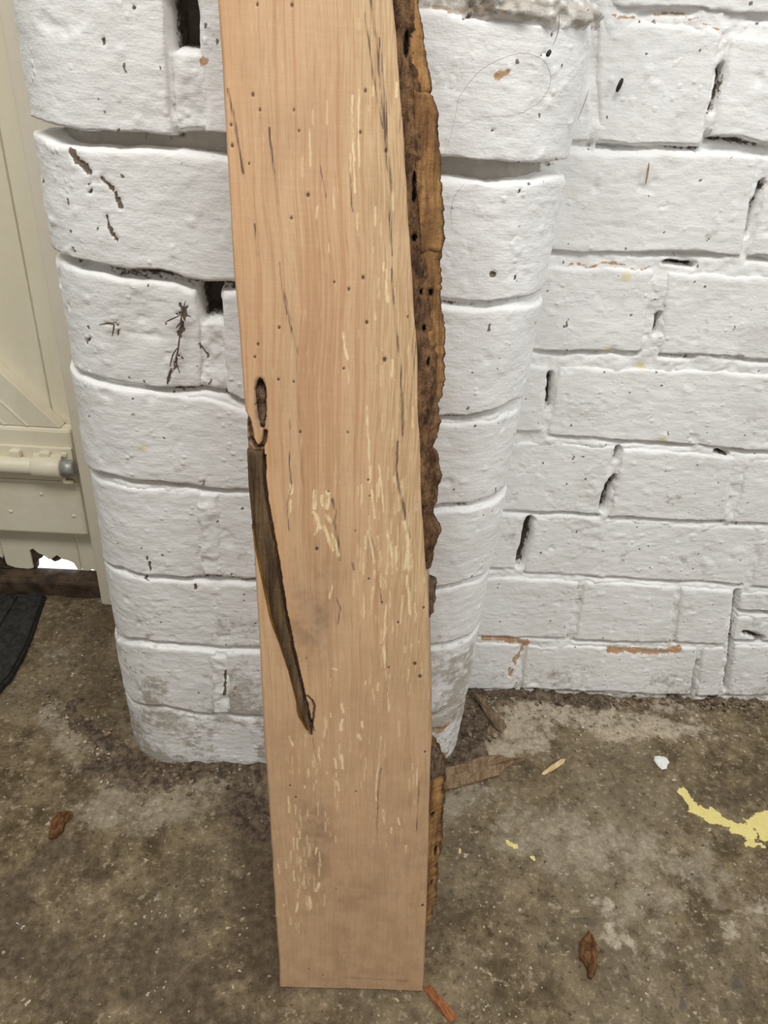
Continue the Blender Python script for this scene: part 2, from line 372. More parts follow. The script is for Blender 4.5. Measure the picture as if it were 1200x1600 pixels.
# ------ measured tables (metres)
PIER_DIRT = [
    ([(0.2652, 0.5738), (0.2684, 0.5670), (0.2735, 0.5617)], 0.0022),
    ([(0.2828, 0.5592), (0.2867, 0.5521), (0.2927, 0.5432)], 0.0014),
    ([(0.2829, 0.5355), (0.2837, 0.5290), (0.2861, 0.5217)], 0.0011),
    ([(0.2164, 0.5554), (0.2306, 0.5484)], 0.0009),
    ([(0.2726, 0.5528), (0.2725, 0.5469)], 0.0007),
    ([(0.3104, 0.6480), (0.3099, 0.6468)], 0.0009),
    ([(0.2923, 0.6316), (0.2925, 0.6292)], 0.0011),
    ([(0.3216, 0.4753), (0.3286, 0.4802), (0.3216, 0.4571)], 0.0011),
    ([(0.3244, 0.4821), (0.3282, 0.4749)], 0.0014),
    ([(0.3131, 0.4254), (0.3152, 0.4329), (0.3173, 0.4370)], 0.0011),
    ([(0.3207, 0.4453), (0.3179, 0.4389)], 0.0007),
    ([(0.2723, 0.4649), (0.2801, 0.4666), (0.2779, 0.4564)], 0.0007),
    ([(0.2531, 0.4454), (0.2569, 0.4500)], 0.0007),
    ([(0.2816, 0.2642), (0.2824, 0.2507)], 0.0009),
    ([(0.2776, 0.2413), (0.2785, 0.2393)], 0.0014),
    ([(0.3183, 0.2368), (0.3187, 0.2333)], 0.0009),
    ([(0.3413, 0.1384), (0.3386, 0.1041)], 0.0014),
    ([(0.5002, 0.6569), (0.5016, 0.6601)], 0.0014),
    ([(0.5492, 0.6439), (0.5493, 0.6448)], 0.0014),
    ([(0.5372, 0.5187), (0.5380, 0.5167)], 0.0011),
    ([(0.5563, 0.5177), (0.5576, 0.5146)], 0.0009),
    ([(0.5245, 0.6029), (0.5252, 0.6012)], 0.0007),
    ([(0.5508, 0.5701), (0.5505, 0.5686)], 0.0009),
    ([(0.5375, 0.0635), (0.5597, 0.0572)], 0.0027),
    ([(0.3357, 0.4534), (0.3406, 0.4443)], 0.0011),
]
PIER_RUST = [
    ([(0.3485, 0.6248), (0.3489, 0.6239)], 0.0022),
    ([(0.4747, 0.6612), (0.4959, 0.6611), (0.5217, 0.6616)], 0.0009),
    ([(0.5211, 0.6315), (0.5266, 0.6332)], 0.0022),
    ([(0.5522, 0.0557), (0.5673, 0.0626)], 0.0036),
    ([(0.5752, 0.0620), (0.5779, 0.0695)], 0.0027),
    ([(0.6043, 0.0781), (0.6043, 0.0655)], 0.0022),
    ([(0.5663, 0.0133), (0.5769, 0.0104)], 0.0032),
    ([(0.5795, 0.0778), (0.5897, 0.0758)], 0.0018),
    ([(0.3482, 0.1133), (0.3490, 0.1002)], 0.0014),
]
WALL_HOLE = [
    ([(0.2636, 0.6507), (0.2653, 0.6387), (0.2652, 0.6242)], 0.0020),
    ([(0.3218, 0.5752), (0.3205, 0.5584), (0.3222, 0.5389)], 0.0025),
    ([(0.1847, 0.4072), (0.1867, 0.3917), (0.1887, 0.3759)], 0.0020),
    ([(0.2667, 0.3360), (0.2680, 0.3234)], 0.0020),
    ([(0.2703, 0.3019), (0.2672, 0.2831), (0.2669, 0.2678)], 0.0035),
    ([(0.1947, 0.2477), (0.1946, 0.2196), (0.1951, 0.1903)], 0.0040),
    ([(0.4451, 0.1697), (0.4578, 0.1189), (0.4831, 0.0165)], 0.0020),
    ([(0.4755, 0.1101), (0.4980, 0.1014)], 0.0035),
    ([(0.4334, 0.0622), (0.4440, 0.0089)], 0.0015),
    ([(0.4602, 0.1420), (0.4912, 0.1399)], 0.0020),
    ([(0.3638, 0.3381), (0.3743, 0.3360)], 0.0020),
    ([(0.2860, 0.5107), (0.2611, 0.5105)], 0.0015),
    ([(0.2685, 0.4660), (0.2697, 0.4518)], 0.0020),
]
WALL_RUST = [
    ([(0.1710, 0.0833), (0.1969, 0.0857), (0.2242, 0.0803)], 0.0040),
    ([(0.3203, 0.0766), (0.3673, 0.0741), (0.4043, 0.0801)], 0.0045),
    ([(0.2133, 0.0347), (0.2109, 0.0261)], 0.0020),
    ([(0.2035, 0.6762), (0.2212, 0.6764), (0.2449, 0.6760), (0.2557, 0.6723)], 0.0011),
    ([(0.1799, 0.5046), (0.2182, 0.5053), (0.2541, 0.5058)], 0.0010),
    ([(0.1744, 0.6765), (0.1883, 0.6768)], 0.0010),
    ([(0.2174, 0.0760), (0.2176, 0.0454)], 0.0020),
]
FLOOR_YELLOW = [
    ([(0.3836, -0.0129), (0.3893, -0.0284)], 0.0048),
    ([(0.3897, -0.0360), (0.4089, -0.0474)], 0.0078),
    ([(0.4152, -0.0487), (0.4291, -0.0557)], 0.0036),
    ([(0.4205, -0.0595), (0.4332, -0.0642)], 0.0084),
    ([(0.4483, -0.0515), (0.4662, -0.0435)], 0.0102),
    ([(0.4479, -0.0659), (0.4567, -0.0621)], 0.0054),
    ([(0.4270, -0.0742), (0.4426, -0.0765)], 0.0024),
    ([(0.1820, -0.0785), (0.1848, -0.0804)], 0.0036),
    ([(0.2024, -0.0972), (0.2029, -0.0978)], 0.0024),
    ([(0.1330, -0.0897), (0.1336, -0.0904)], 0.0018),
]
FLOOR_TAR = [
    ([(0.2282, -0.1544), (0.2484, -0.1552)], 0.0060),
    ([(0.3550, -0.2035), (0.3550, -0.2084)], 0.0054),
    ([(0.3049, -0.1991), (0.2991, -0.2208)], 0.0048),
    ([(0.3434, -0.1680), (0.3455, -0.1701)], 0.0036),
]
FLOOR_LIME = [
    ([(0.2108, 0.0693), (0.2691, 0.0913), (0.3344, 0.0747), (0.4337, 0.0889)], 0.0300),
    ([(0.1749, 0.0314), (0.2289, 0.0469)], 0.0150),
    ([(0.2530, -0.1291), (0.2581, -0.1714), (0.2833, -0.1816), (0.3323, -0.1594), (0.4132, -0.1409)], 0.0108),
    ([(0.3869, -0.1695), (0.3960, -0.1748)], 0.0120),
    ([(0.1918, -0.1333), (0.2312, -0.1430)], 0.0030),
]
FLOOR_PALE = [
    ([(-0.3173, 0.0643), (-0.2777, 0.0304), (-0.2318, -0.0089)], 0.0168),
    ([(-0.2263, -0.0462), (-0.1753, -0.0518), (-0.1217, -0.0393), (-0.0848, -0.0307)], 0.0288),
    ([(0.3256, -0.0795), (0.3729, -0.0918), (0.3879, -0.1294)], 0.0270),
    ([(-0.3538, 0.2254), (-0.3397, 0.2199)], 0.0072),
    ([(-0.3516, 0.1652), (-0.3383, 0.1603)], 0.0132),
    ([(0.1234, -0.0500), (0.1663, -0.0263)], 0.0150),
    ([(0.1999, -0.0621), (0.2842, -0.0873), (0.2948, -0.1312)], 0.0360),
]
FLOOR_DAMP_SHADE = [
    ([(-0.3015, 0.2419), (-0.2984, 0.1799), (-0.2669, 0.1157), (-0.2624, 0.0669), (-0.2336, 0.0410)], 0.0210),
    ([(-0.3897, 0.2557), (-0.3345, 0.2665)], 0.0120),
    ([(-0.0746, -0.0341), (-0.0550, -0.1381), (-0.0430, -0.1910)], 0.0348),  # stain beside the board, widened to paint in its cast shadow
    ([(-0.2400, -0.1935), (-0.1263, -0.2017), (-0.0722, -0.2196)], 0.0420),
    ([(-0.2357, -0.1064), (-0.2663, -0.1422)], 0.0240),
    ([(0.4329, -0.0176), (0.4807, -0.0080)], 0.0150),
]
FLOOR_SOIL = [
    ([(-0.2394, -0.0052), (-0.2084, -0.0001), (-0.1965, -0.0193), (-0.1405, -0.0095), (-0.1085, -0.0044), (-0.0654, -0.0028)], 0.0090),
    ([(0.1680, 0.1171), (0.1666, 0.0769), (0.1532, 0.0305), (0.1333, 0.0127)], 0.0108),
    ([(0.2039, 0.1189), (0.2671, 0.1167), (0.3283, 0.1062)], 0.0084),
    ([(0.4298, 0.1194), (0.5512, 0.1307)], 0.0072),
    ([(-0.2828, 0.0753), (-0.2918, 0.0609), (-0.2511, 0.0315), (-0.2195, 0.0159)], 0.0042),
    ([(-0.0821, -0.0490), (-0.0668, -0.0695)], 0.0108),
]
WOOD_DARK = [
    ([(0.0588, 0.4537), (0.0593, 0.4380), (0.0614, 0.4260), (0.0663, 0.4099), (0.0709, 0.3933)], 0.0011),
    ([(0.0476, 0.5498), (0.0518, 0.5230), (0.0560, 0.5021), (0.0595, 0.4729), (0.0608, 0.4577)], 0.0010),
    ([(-0.0137, 0.5486), (-0.0112, 0.5321), (-0.0062, 0.5154), (-0.0021, 0.5009)], 0.0007),
    ([(-0.0120, 0.5355), (-0.0090, 0.5289), (-0.0063, 0.5188)], 0.0006),
    ([(0.0280, 0.6725), (0.0327, 0.6513), (0.0370, 0.6263), (0.0417, 0.6001), (0.0465, 0.5629)], 0.0011),
    ([(0.0329, 0.6568), (0.0381, 0.6293), (0.0439, 0.5880)], 0.0008),
    ([(0.0253, 0.6670), (0.0312, 0.6401), (0.0374, 0.6176)], 0.0006),
    ([(0.0379, 0.6235), (0.0434, 0.5817), (0.0477, 0.5564)], 0.0007),
    ([(-0.0410, 0.6288), (-0.0378, 0.6147), (-0.0334, 0.5913)], 0.0009),
    ([(-0.0205, 0.6131), (-0.0167, 0.5895), (-0.0148, 0.5773)], 0.0009),
    ([(-0.0271, 0.5670), (-0.0252, 0.5510)], 0.0006),
    ([(0.0212, 0.6015), (0.0249, 0.5772)], 0.0004),
    ([(0.0064, 0.5974), (0.0104, 0.5824)], 0.0004),
    ([(0.0213, 0.4152), (0.0240, 0.4071), (0.0236, 0.4008), (0.0277, 0.3819), (0.0284, 0.3754)], 0.0014),
    ([(-0.0057, 0.4627), (-0.0046, 0.4376), (-0.0030, 0.4217), (-0.0057, 0.4093), (-0.0037, 0.3927)], 0.0006),
    ([(0.0471, 0.3917), (0.0523, 0.3747)], 0.0005),
    ([(0.0624, 0.3205), (0.0637, 0.2914), (0.0669, 0.2663)], 0.0004),
    ([(0.0656, 0.2184), (0.0653, 0.1904), (0.0673, 0.1495)], 0.0007),
    ([(0.0936, 0.2089), (0.0954, 0.1629)], 0.0006),
    ([(0.0362, 0.3737), (0.0377, 0.3694)], 0.0011),
    ([(0.0529, 0.3659), (0.0572, 0.3459)], 0.0004),
    ([(0.0274, 0.3486), (0.0306, 0.3419), (0.0296, 0.3302)], 0.0005),
    ([(0.0164, 0.2441), (0.0187, 0.2320), (0.0209, 0.2213)], 0.0004),
]
WOOD_PALE = [
    ([(-0.0030, 0.4225), (-0.0032, 0.4176)], 0.0014),
    ([(-0.0031, 0.4127), (-0.0033, 0.4053)], 0.0008),
    ([(0.0106, 0.4194), (0.0111, 0.4083)], 0.0016),
    ([(0.0154, 0.4168), (0.0157, 0.4107)], 0.0011),
    ([(0.0184, 0.4191), (0.0185, 0.4088)], 0.0016),
    ([(0.0108, 0.4062), (0.0129, 0.4013), (0.0151, 0.3960)], 0.0016),
    ([(0.0132, 0.3959), (0.0121, 0.3916)], 0.0009),
    ([(0.0183, 0.4046), (0.0212, 0.4006)], 0.0014),
    ([(0.0170, 0.3974), (0.0214, 0.3879), (0.0237, 0.3816)], 0.0014),
    ([(0.0224, 0.3922), (0.0260, 0.3839), (0.0279, 0.3784)], 0.0014),
    ([(0.0202, 0.3878), (0.0237, 0.3825)], 0.0011),
    ([(0.0233, 0.5140), (0.0245, 0.5053), (0.0262, 0.5000)], 0.0010),
    ([(0.0389, 0.4734), (0.0417, 0.4486), (0.0448, 0.4249), (0.0486, 0.4045)], 0.0007),
    ([(0.0484, 0.4392), (0.0514, 0.4254), (0.0538, 0.4090)], 0.0006),
    ([(0.0453, 0.5430), (0.0467, 0.5330)], 0.0009),
    ([(0.0211, 0.6308), (0.0254, 0.5866)], 0.0007),
    ([(0.0242, 0.6339), (0.0270, 0.5989)], 0.0006),
    ([(0.0672, 0.4036), (0.0701, 0.3889), (0.0707, 0.3715)], 0.0020),
    ([(0.0715, 0.3671), (0.0755, 0.3401)], 0.0009),
    ([(0.0567, 0.3966), (0.0608, 0.3796)], 0.0011),
    ([(0.0448, 0.3958), (0.0502, 0.3746)], 0.0008),
    ([(0.0627, 0.3863), (0.0647, 0.3711)], 0.0009),
    ([(0.0601, 0.3460), (0.0603, 0.3203), (0.0637, 0.2914), (0.0674, 0.2663)], 0.0007),
    ([(0.0598, 0.3155), (0.0622, 0.3011)], 0.0007),
    ([(0.0241, 0.3574), (0.0229, 0.3483)], 0.0009),
    ([(0.0279, 0.2971), (0.0301, 0.2963)], 0.0008),
    ([(0.0349, 0.2695), (0.0365, 0.2635)], 0.0014),
    ([(0.0365, 0.2568), (0.0360, 0.2489)], 0.0014),
    ([(0.0501, 0.2560), (0.0508, 0.2519)], 0.0011),
    ([(0.0481, 0.2454), (0.0497, 0.2418)], 0.0014),
    ([(0.0371, 0.2277), (0.0386, 0.2169)], 0.0014),
    ([(0.0324, 0.2247), (0.0341, 0.2166)], 0.0009),
    ([(0.0352, 0.2056), (0.0374, 0.1974)], 0.0011),
    ([(0.0636, 0.2452), (0.0636, 0.2016), (0.0648, 0.1846)], 0.0005),
    ([(0.0817, 0.1751), (0.0827, 0.1694)], 0.0009),
    ([(0.0696, 0.1820), (0.0714, 0.1705)], 0.0007),
    ([(0.0149, 0.1132), (0.0167, 0.1051)], 0.0011),
    ([(0.0198, 0.0976), (0.0222, 0.0862)], 0.0014),
    ([(0.0266, 0.1106), (0.0254, 0.1030)], 0.0014),
    ([(0.0118, 0.0908), (0.0107, 0.0811)], 0.0009),
    ([(0.0007, 0.2416), (0.0036, 0.2338)], 0.0009),
    ([(0.0237, 0.1443), (0.0230, 0.1382)], 0.0009),
    ([(0.0253, 0.1292), (0.0268, 0.1280)], 0.0014),
]
WOOD_HOLE = [
    (-0.0288, 0.6275, 0.0009),
    (-0.0252, 0.6209, 0.0007),
    (-0.0397, 0.6131, 0.0008),
    (-0.0391, 0.6035, 0.0010),
    (-0.0080, 0.6222, 0.0007),
    (-0.0051, 0.6131, 0.0007),
    (0.0263, 0.6147, 0.0008),
    (0.0006, 0.5832, 0.0011),
    (-0.0078, 0.5713, 0.0009),
    (-0.0304, 0.5958, 0.0006),
    (-0.0271, 0.6662, 0.0007),
    (-0.0104, 0.6673, 0.0009),
    (0.0277, 0.6336, 0.0009),
    (0.0401, 0.6072, 0.0009),
    (0.0322, 0.5441, 0.0011),
    (0.0248, 0.5375, 0.0009),
    (0.0166, 0.5406, 0.0007),
    (0.0358, 0.5205, 0.0011),
    (-0.0129, 0.5142, 0.0009),
    (-0.0245, 0.5042, 0.0009),
    (0.0473, 0.5008, 0.0014),
    (0.0244, 0.4941, 0.0008),
    (-0.0126, 0.4853, 0.0009),
    (-0.0038, 0.4845, 0.0007),
    (0.0009, 0.4555, 0.0009),
    (0.0287, 0.4571, 0.0007),
    (0.0024, 0.1994, 0.0007),
    (0.0137, 0.3818, 0.0013),
    (0.0474, 0.3633, 0.0008),
    (0.0571, 0.3472, 0.0007),
    (0.0820, 0.3038, 0.0014),
    (0.0863, 0.2942, 0.0014),
    (0.0648, 0.2998, 0.0008),
    (0.0369, 0.3953, 0.0005),
    (0.0841, 0.3452, 0.0009),
    (0.1067, 0.0922, 0.0013),
    (0.0685, 0.3336, 0.0009),
    (0.0954, 0.2337, 0.0009),
    (0.0493, 0.1969, 0.0007),
    (0.0398, 0.1050, 0.0005),
    (0.0068, 0.1895, 0.0008),
    (0.0426, 0.4288, 0.0007),
    (0.0441, 0.4187, 0.0006),
    (0.0191, 0.4199, 0.0007),
    (-0.0262, 0.4970, 0.0009),
    (-0.0209, 0.4822, 0.0004),
]

# ------------------------------------------------------------------ brick pier (rounded corners)
XL, XR, RAD, YBL, YBR = -0.217, 0.1443, 0.055, 0.25, 0.117
L1 = YBL - RAD; LA = RAD * math.pi / 2; LF = XR - XL - 2 * RAD; ST = L1 + 2 * LA + LF + YBR - RAD
def prof(s):
    s = np.asarray(s, float)
    a = np.clip((s - L1) / RAD, 0, math.pi / 2); b = np.clip((s - L1 - LA - LF) / RAD, 0, math.pi / 2)
    x = np.where(s < L1 + LA, XL + RAD - RAD * np.cos(a), np.where(s < L1 + LA + LF, XL + RAD + (s - L1 - LA), XR - RAD + RAD * np.sin(b)))
    y = np.where(s < L1, YBL - s, np.where(s < L1 + LA, RAD - RAD * np.sin(a), np.where(s < L1 + LA + LF, 0.0, np.where(s < L1 + 2 * LA + LF, RAD - RAD * np.cos(b), RAD + s - L1 - 2 * LA - LF))))
    nx = -np.cos(a) + np.sin(b) ; nx = np.where(s < L1 + LA, -np.cos(a), np.sin(b))
    ny = np.where(s < L1 + LA, -np.sin(a), -np.cos(b))
    return x, y, nx, ny
def pier_pos(s, z, out):
    x, y, nx, ny = prof(s)
    return np.stack([x + nx * out, y + ny * out, z + 0 * x], -1)
def marks(X, Y, lst):
    m = np.zeros(np.shape(X))
    for pts, r in lst:
        lo = (min(p[0] for p in pts) - 3 * r, min(p[1] for p in pts) - 3 * r); hi = (max(p[0] for p in pts) + 3 * r, max(p[1] for p in pts) + 3 * r)
        if X.max() < lo[0] or X.min() > hi[0] or Y.max() < lo[1] or Y.min() > hi[1]: continue
        m = np.maximum(m, sstep(r * 1.7, r * 0.4, dpoly(X, Y, pts)))
    return m
STEP = 0.0016
def slab(wid, hgt, S, Z, r, depth, seed, U, rough=1.0):
    """height field of a weathered, painted brick: rounded and chipped edges. U = (a*wid, b*hgt) local metres"""
    a, b = U
    rr = r * (1.0 + 0.75 * fbm(S, Z, 70, seed, 3))
    rr = np.clip(rr, r * 0.3, r * 2.2)
    ex = np.maximum(0, rr - np.minimum(a, wid - a)) / rr
    rt, rb = rr * 1.15, rr * 0.6
    ez = np.maximum(np.maximum(0, rt - (hgt - b)) / rt, np.maximum(0, rb - b) / rb)
    q = np.minimum(np.hypot(ex, ez), 1.0)
    h = np.minimum(depth, 0.0065) * (np.sqrt(np.maximum(0, 1 - q * q)) - 1)
    h = h + rough * (0.0012 * fbm(S, Z, 34, seed + 5, 4) + 0.0004 * fbm(S * 0.6, Z * 2.2, 150, seed + 9, 3))
    pit = fbm(S, Z, 85, seed + 13, 2); h = h - rough * 0.0012 * sstep(0.56, 0.85, pit)
    skirt = (a <= 0) | (a >= wid - 1e-9) | (b <= 0) | (b >= hgt - 1e-9)
    lump = fbm(S, Z, 110, seed + 23, 2); h = h + rough * 0.0009 * sstep(0.52, 0.85, lump)
    return np.where(skirt, -0.026, h)
def warp(S, Z, seed=3):
    return (S + 0.0022 * fbm(S, Z, 45, seed, 4, 0.6), Z + 0.0026 * fbm(S, Z, 38, seed + 7, 4, 0.6))

JT = {}
JT['J0'] = [(0.4884, 0.6626), (0.5069, 0.6614), (0.5369, 0.6598), (0.5573, 0.6617), (0.5848, 0.6668)]
JT['J1u'] = [(0.2165, 0.5852), (0.2616, 0.5839), (0.2821, 0.5829), (0.3012, 0.5826), (0.3244, 0.5826), (0.345, 0.5859), (0.3594, 0.5863), (0.4956, 0.5834), (0.5245, 0.5852), (0.55, 0.585), (0.5708, 0.5861), (0.6046, 0.5876)]
JT['J1l'] = [(0.2165, 0.5787), (0.2512, 0.577), (0.2679, 0.5769), (0.2877, 0.5757), (0.3132, 0.5758), (0.3328, 0.5769), (0.359, 0.5757), (0.4967, 0.5743), (0.5201, 0.5742), (0.5588, 0.5782), (0.5774, 0.5804), (0.6042, 0.5796)]
JT['J2u'] = [(0.2166, 0.5053), (0.243, 0.5047), (0.2709, 0.5037), (0.2921, 0.5025), (0.3131, 0.5019), (0.3312, 0.499), (0.3599, 0.4989), (0.5061, 0.4967), (0.5399, 0.4976), (0.5512, 0.499), (0.5829, 0.5013), (0.6042, 0.5014)]
JT['J2l'] = [(0.2165, 0.5013), (0.262, 0.4996), (0.2916, 0.4979), (0.3085, 0.4974), (0.3339, 0.4936), (0.3541, 0.4942), (0.3619, 0.4948), (0.5064, 0.4949), (0.5458, 0.4959), (0.5718, 0.4957), (0.6042, 0.4952)]
JT['J3u'] = [(0.2205, 0.4215), (0.2424, 0.4217), (0.2623, 0.4212), (0.2836, 0.42), (0.3019, 0.4177), (0.3379, 0.4211), (0.3513, 0.42), (0.3651, 0.4128), (0.5152, 0.4109), (0.5347, 0.4116), (0.5612, 0.4154), (0.5703, 0.4179), (0.5933, 0.4162)]
JT['J3l'] = [(0.2249, 0.4205), (0.2556, 0.4198), (0.2917, 0.417), (0.3342, 0.4153), (0.365, 0.4087), (0.5159, 0.4056), (0.5404, 0.407), (0.5655, 0.4109), (0.5981, 0.41)]
JT['J4u'] = [(0.2165, 0.3334), (0.2499, 0.3399), (0.2721, 0.3381), (0.302, 0.3392), (0.3308, 0.3358), (0.3664, 0.3356), (0.5171, 0.3293), (0.538, 0.3323), (0.5732, 0.3345)]
JT['J4l'] = [(0.2166, 0.3307), (0.2515, 0.3328), (0.2752, 0.3332), (0.3196, 0.3339), (0.3663, 0.3326), (0.5174, 0.3269), (0.5485, 0.3293), (0.5782, 0.3295)]
JT['J5u'] = [(0.2164, 0.2366), (0.2553, 0.246), (0.2774, 0.2441), (0.3096, 0.2447), (0.37, 0.2455), (0.5307, 0.2456), (0.555, 0.2521), (0.5876, 0.2508)]
JT['J5l'] = [(0.2281, 0.2407), (0.257, 0.2432), (0.2814, 0.241), (0.3132, 0.2421), (0.3722, 0.2428), (0.531, 0.2428), (0.5554, 0.2492), (0.5891, 0.247)]
JT['J6u'] = [(0.2164, 0.1485), (0.2645, 0.1667), (0.2973, 0.1653), (0.3399, 0.1629), (0.3724, 0.163), (0.5342, 0.1791), (0.5632, 0.1795), (0.5829, 0.1807)]
JT['J7u'] = [(0.2422, 0.0751), (0.2796, 0.0832), (0.3085, 0.0766), (0.348, 0.0722), (0.3734, 0.0734), (0.5452, 0.0842), (0.5721, 0.0879), (0.5937, 0.0798)]
JT['J8'] = [(0.234, -0.0064), (0.2581, 0.001), (0.2843, -0.0008), (0.3769, 0.0035), (0.5668, 0.0109), (0.6046, -0.0106)]
for k in ('J6', 'J7'):
    JT[k + 'l'] = [(s, z - 0.002) for s, z in JT[k + 'u']]; JT[k + 'u'] = [(s, z + 0.0015) for s, z in JT[k + 'u']]
def jz(name, s):
    p = JT[name]; return np.interp(s, [q[0] for q in p], [q[1] for q in p])

TOPZ = 1.09
COURSES = [  # top curve, bottom curve, list of (s0, s1)
    (lambda s: jz('J0', s) - 0.001, lambda s: jz('J1u', s), [(0.02, 0.3290), (0.3465, 0.430), (0.439, ST)]),
    (lambda s: jz('J1l', s), lambda s: jz('J2u', s), [(0.02, 0.425), (0.434, ST)]),
    (lambda s: jz('J2l', s), lambda s: jz('J3u', s), [(0.02, 0.3378), (0.3522, 0.440), (0.449, ST)]),
    (lambda s: jz('J3l', s), lambda s: jz('J4u', s), [(0.02, 0.425), (0.434, ST)]),
    (lambda s: jz('J4l', s), lambda s: jz('J5u', s), [(0.02, 0.3310), (0.3400, 0.445), (0.453, ST)]),
    (lambda s: jz('J5l', s), lambda s: jz('J6u', s), [(0.02, 0.425), (0.434, ST)]),
    (lambda s: jz('J6l', s), lambda s: jz('J7u', s), [(0.02, 0.3350), (0.3410, 0.450), (0.458, ST)]),
    (lambda s: jz('J7l', s), lambda s: jz('J8', s) - 0.006, [(0.02, 0.425), (0.434, ST)]),
]
for k in range(5):   # courses above the picture
    z1 = 0.672 + k * 0.083
    COURSES.append((lambda s, z1=z1: z1 + 0.074 + 0 * s, lambda s, z1=z1: z1 + 0 * s, [(0.02, 0.425), (0.434, ST)] if k % 2 == 0 else [(0.02, 0.330), (0.339, 0.50), (0.509, ST)]))

def pier_mortar():
    s = np.concatenate([np.arange(0, 0.19, 0.008), np.arange(0.19, 0.61, 0.0015), np.arange(0.61, ST + 0.004, 0.006)]); z = np.concatenate([np.arange(-0.012, 0.70, 0.0015), np.arange(0.70, TOPZ, 0.005)])
    S, Z = np.meshgrid(s, z, indexing='ij')
    h = -0.0026 + 0.0030 * fbm(S, Z, 45, 71, 5, 0.6) + 0.0007 * fbm(S, Z, 220, 75, 2)
    crk = np.zeros_like(S)
    for k, dep in (('J2u', 0.006), ('J3u', 0.010), ('J4u', 0.010), ('J5u', 0.010), ('J6u', 0.009), ('J7u', 0.009)):
        ck = np.exp(-((Z - jz(k, S) + 0.0012) / 0.0017) ** 2) * np.clip(0.9 + 1.0 * fbm(S, 0 * Z, 22, 77, 3), 0.2, 1.3)
        h = h - dep * ck; crk = np.maximum(crk, ck)
    j1 = sstep(0.0, 0.004, np.minimum(jz('J1u', S) + 0.004 - Z, Z - jz('J1l', S) + 0.004)); h = h - 0.017 * j1
    j2 = sstep(0.0, 0.003, np.minimum(jz('J2u', S) + 0.003 - Z, Z - jz('J2l', S) + 0.003)) * (S < 0.45); h = h - 0.010 * j2
    dirt = 0.62 * j2 * np.clip(0.9 + 0.8 * fbm(S, Z, 30, 83, 3), 0, 1); dirt = np.maximum(dirt, np.clip(crk, 0, 1) * np.clip(0.66 + 0.8 * fbm(S, Z, 26, 79, 3), 0, 0.95))
    wS = S + 0.0015 * fbm(S, Z, 90, 5, 2)
    slot = sstep(0.0, 0.003, np.minimum(wS - 0.3272, 0.3475 - wS)) * sstep(0.627, 0.632, Z + 0.002 * fbm(S, Z, 200, 8, 2)) * (Z < 0.668)
    slot = np.maximum(slot, sstep(0.0, 0.003, np.minimum(wS - 0.3365, 0.3530 - wS)) * sstep(0.469, 0.474, Z + 0.003 * fbm(S, Z, 200, 9, 2)) * (Z < 0.5015))
    h = h - 0.040 * slot; dirt = np.maximum(dirt, slot)
    side = np.exp(-((S - 0.3295) / 0.0016) ** 2) * (Z > 0.583) * (Z < 0.66); h = h - 0.006 * side
    fill = sstep(0.0, 0.003, np.minimum(wS - 0.326, 0.345 - wS)) * (((Z > 0.25) & (Z < 0.33)) | ((Z > 0.08) & (Z < 0.155))); h = h + 0.0040 * fill * (1 + 0.5 * fbm(S, Z, 60, 31, 3))
    rust = marks(S, Z, PIER_RUST); dirt = np.maximum(dirt, marks(S, Z, PIER_DIRT) * 0.8)
    grime_or_shade = sstep(0.05, 0.0, Z) * 0.6
    top = sstep(0.655, 0.662, Z) * sstep(0.676, 0.668, Z); grime_or_shade = np.maximum(np.maximum(grime_or_shade, top * 0.75), 0.95 * j1)  # open joint gap: dust, plus the shade of the recess painted in
    h = h + top * 0.005 * (S > 0.5) * (1 + 1.2 * fbm(S, Z, 130, 12, 3))
    Sw, Zw = warp(S, Z)
    o = make_obj('wall_pier', pier_pos(Sw, Zw, h).reshape(-1, 3), grid_faces(len(s), len(z), flip=False), M_PAINT, attrs={'dirt': dirt, 'rust': rust, 'grime_or_shade': grime_or_shade})
    tag(o, 'white painted brick pier with rounded corners behind the wooden board', kind='structure')
    return o
PIER = pier_mortar()

def pier_brick(zt, zb, s0, s1, seed):
    hm = float(np.mean(zt(np.linspace(s0, s1, 9)) - zb(np.linspace(s0, s1, 9)))); wid = s1 - s0
    st = STEP if float(zb(np.array([s0]))[0]) < 0.669 else 0.004
    nu = max(12, int(wid / st)); nv = max(10, int(hm / st))
    a, b = np.meshgrid(np.linspace(0, 1, nu), np.linspace(0, 1, nv), indexing='ij')
    S = s0 + a * wid; top = zt(S); bot = zb(S); Z = bot + b * (top - bot); hgt = top - bot
    h = slab(wid, hgt, S + seed * 0.37, Z, 0.0042, 0.012, seed, (a * wid, b * hgt))
    rng = random.Random(seed); h = h + rng.uniform(-0.0008, 0.0014)
    Sw, Zw = warp(S, Z)
    mS, mZ = S + 0.003 * fbm(S, Z, 140, 511, 3), Z + 0.003 * fbm(S, Z, 140, 515, 3)
    dirt = marks(mS, mZ, PIER_DIRT); rust = marks(mS, mZ, PIER_RUST)
    h = h - 0.0016 * sstep(0.4, 1.0, dirt)
    grime_or_shade = np.clip(sstep(0.34, 0.02, Z) * 0.72 * (0.7 + 1.2 * fbm(S, Z, 26, 44, 4)), 0, 1)
    grime_or_shade = np.maximum(grime_or_shade, 0.55 * sstep(0.35, 0.7, fbm(S, Z, 22, 61, 4)))
    return make_obj('brick', pier_pos(Sw, Zw, h).reshape(-1, 3), grid_faces(nu, nv), M_PAINT, PIER, attrs={'dirt': dirt, 'rust': rust, 'grime_or_shade': grime_or_shade})
sd = 100
for zt, zb, sp in COURSES:
    for s0, s1 in sp:
        pier_brick(zt, zb, s0, s1, sd); sd += 31

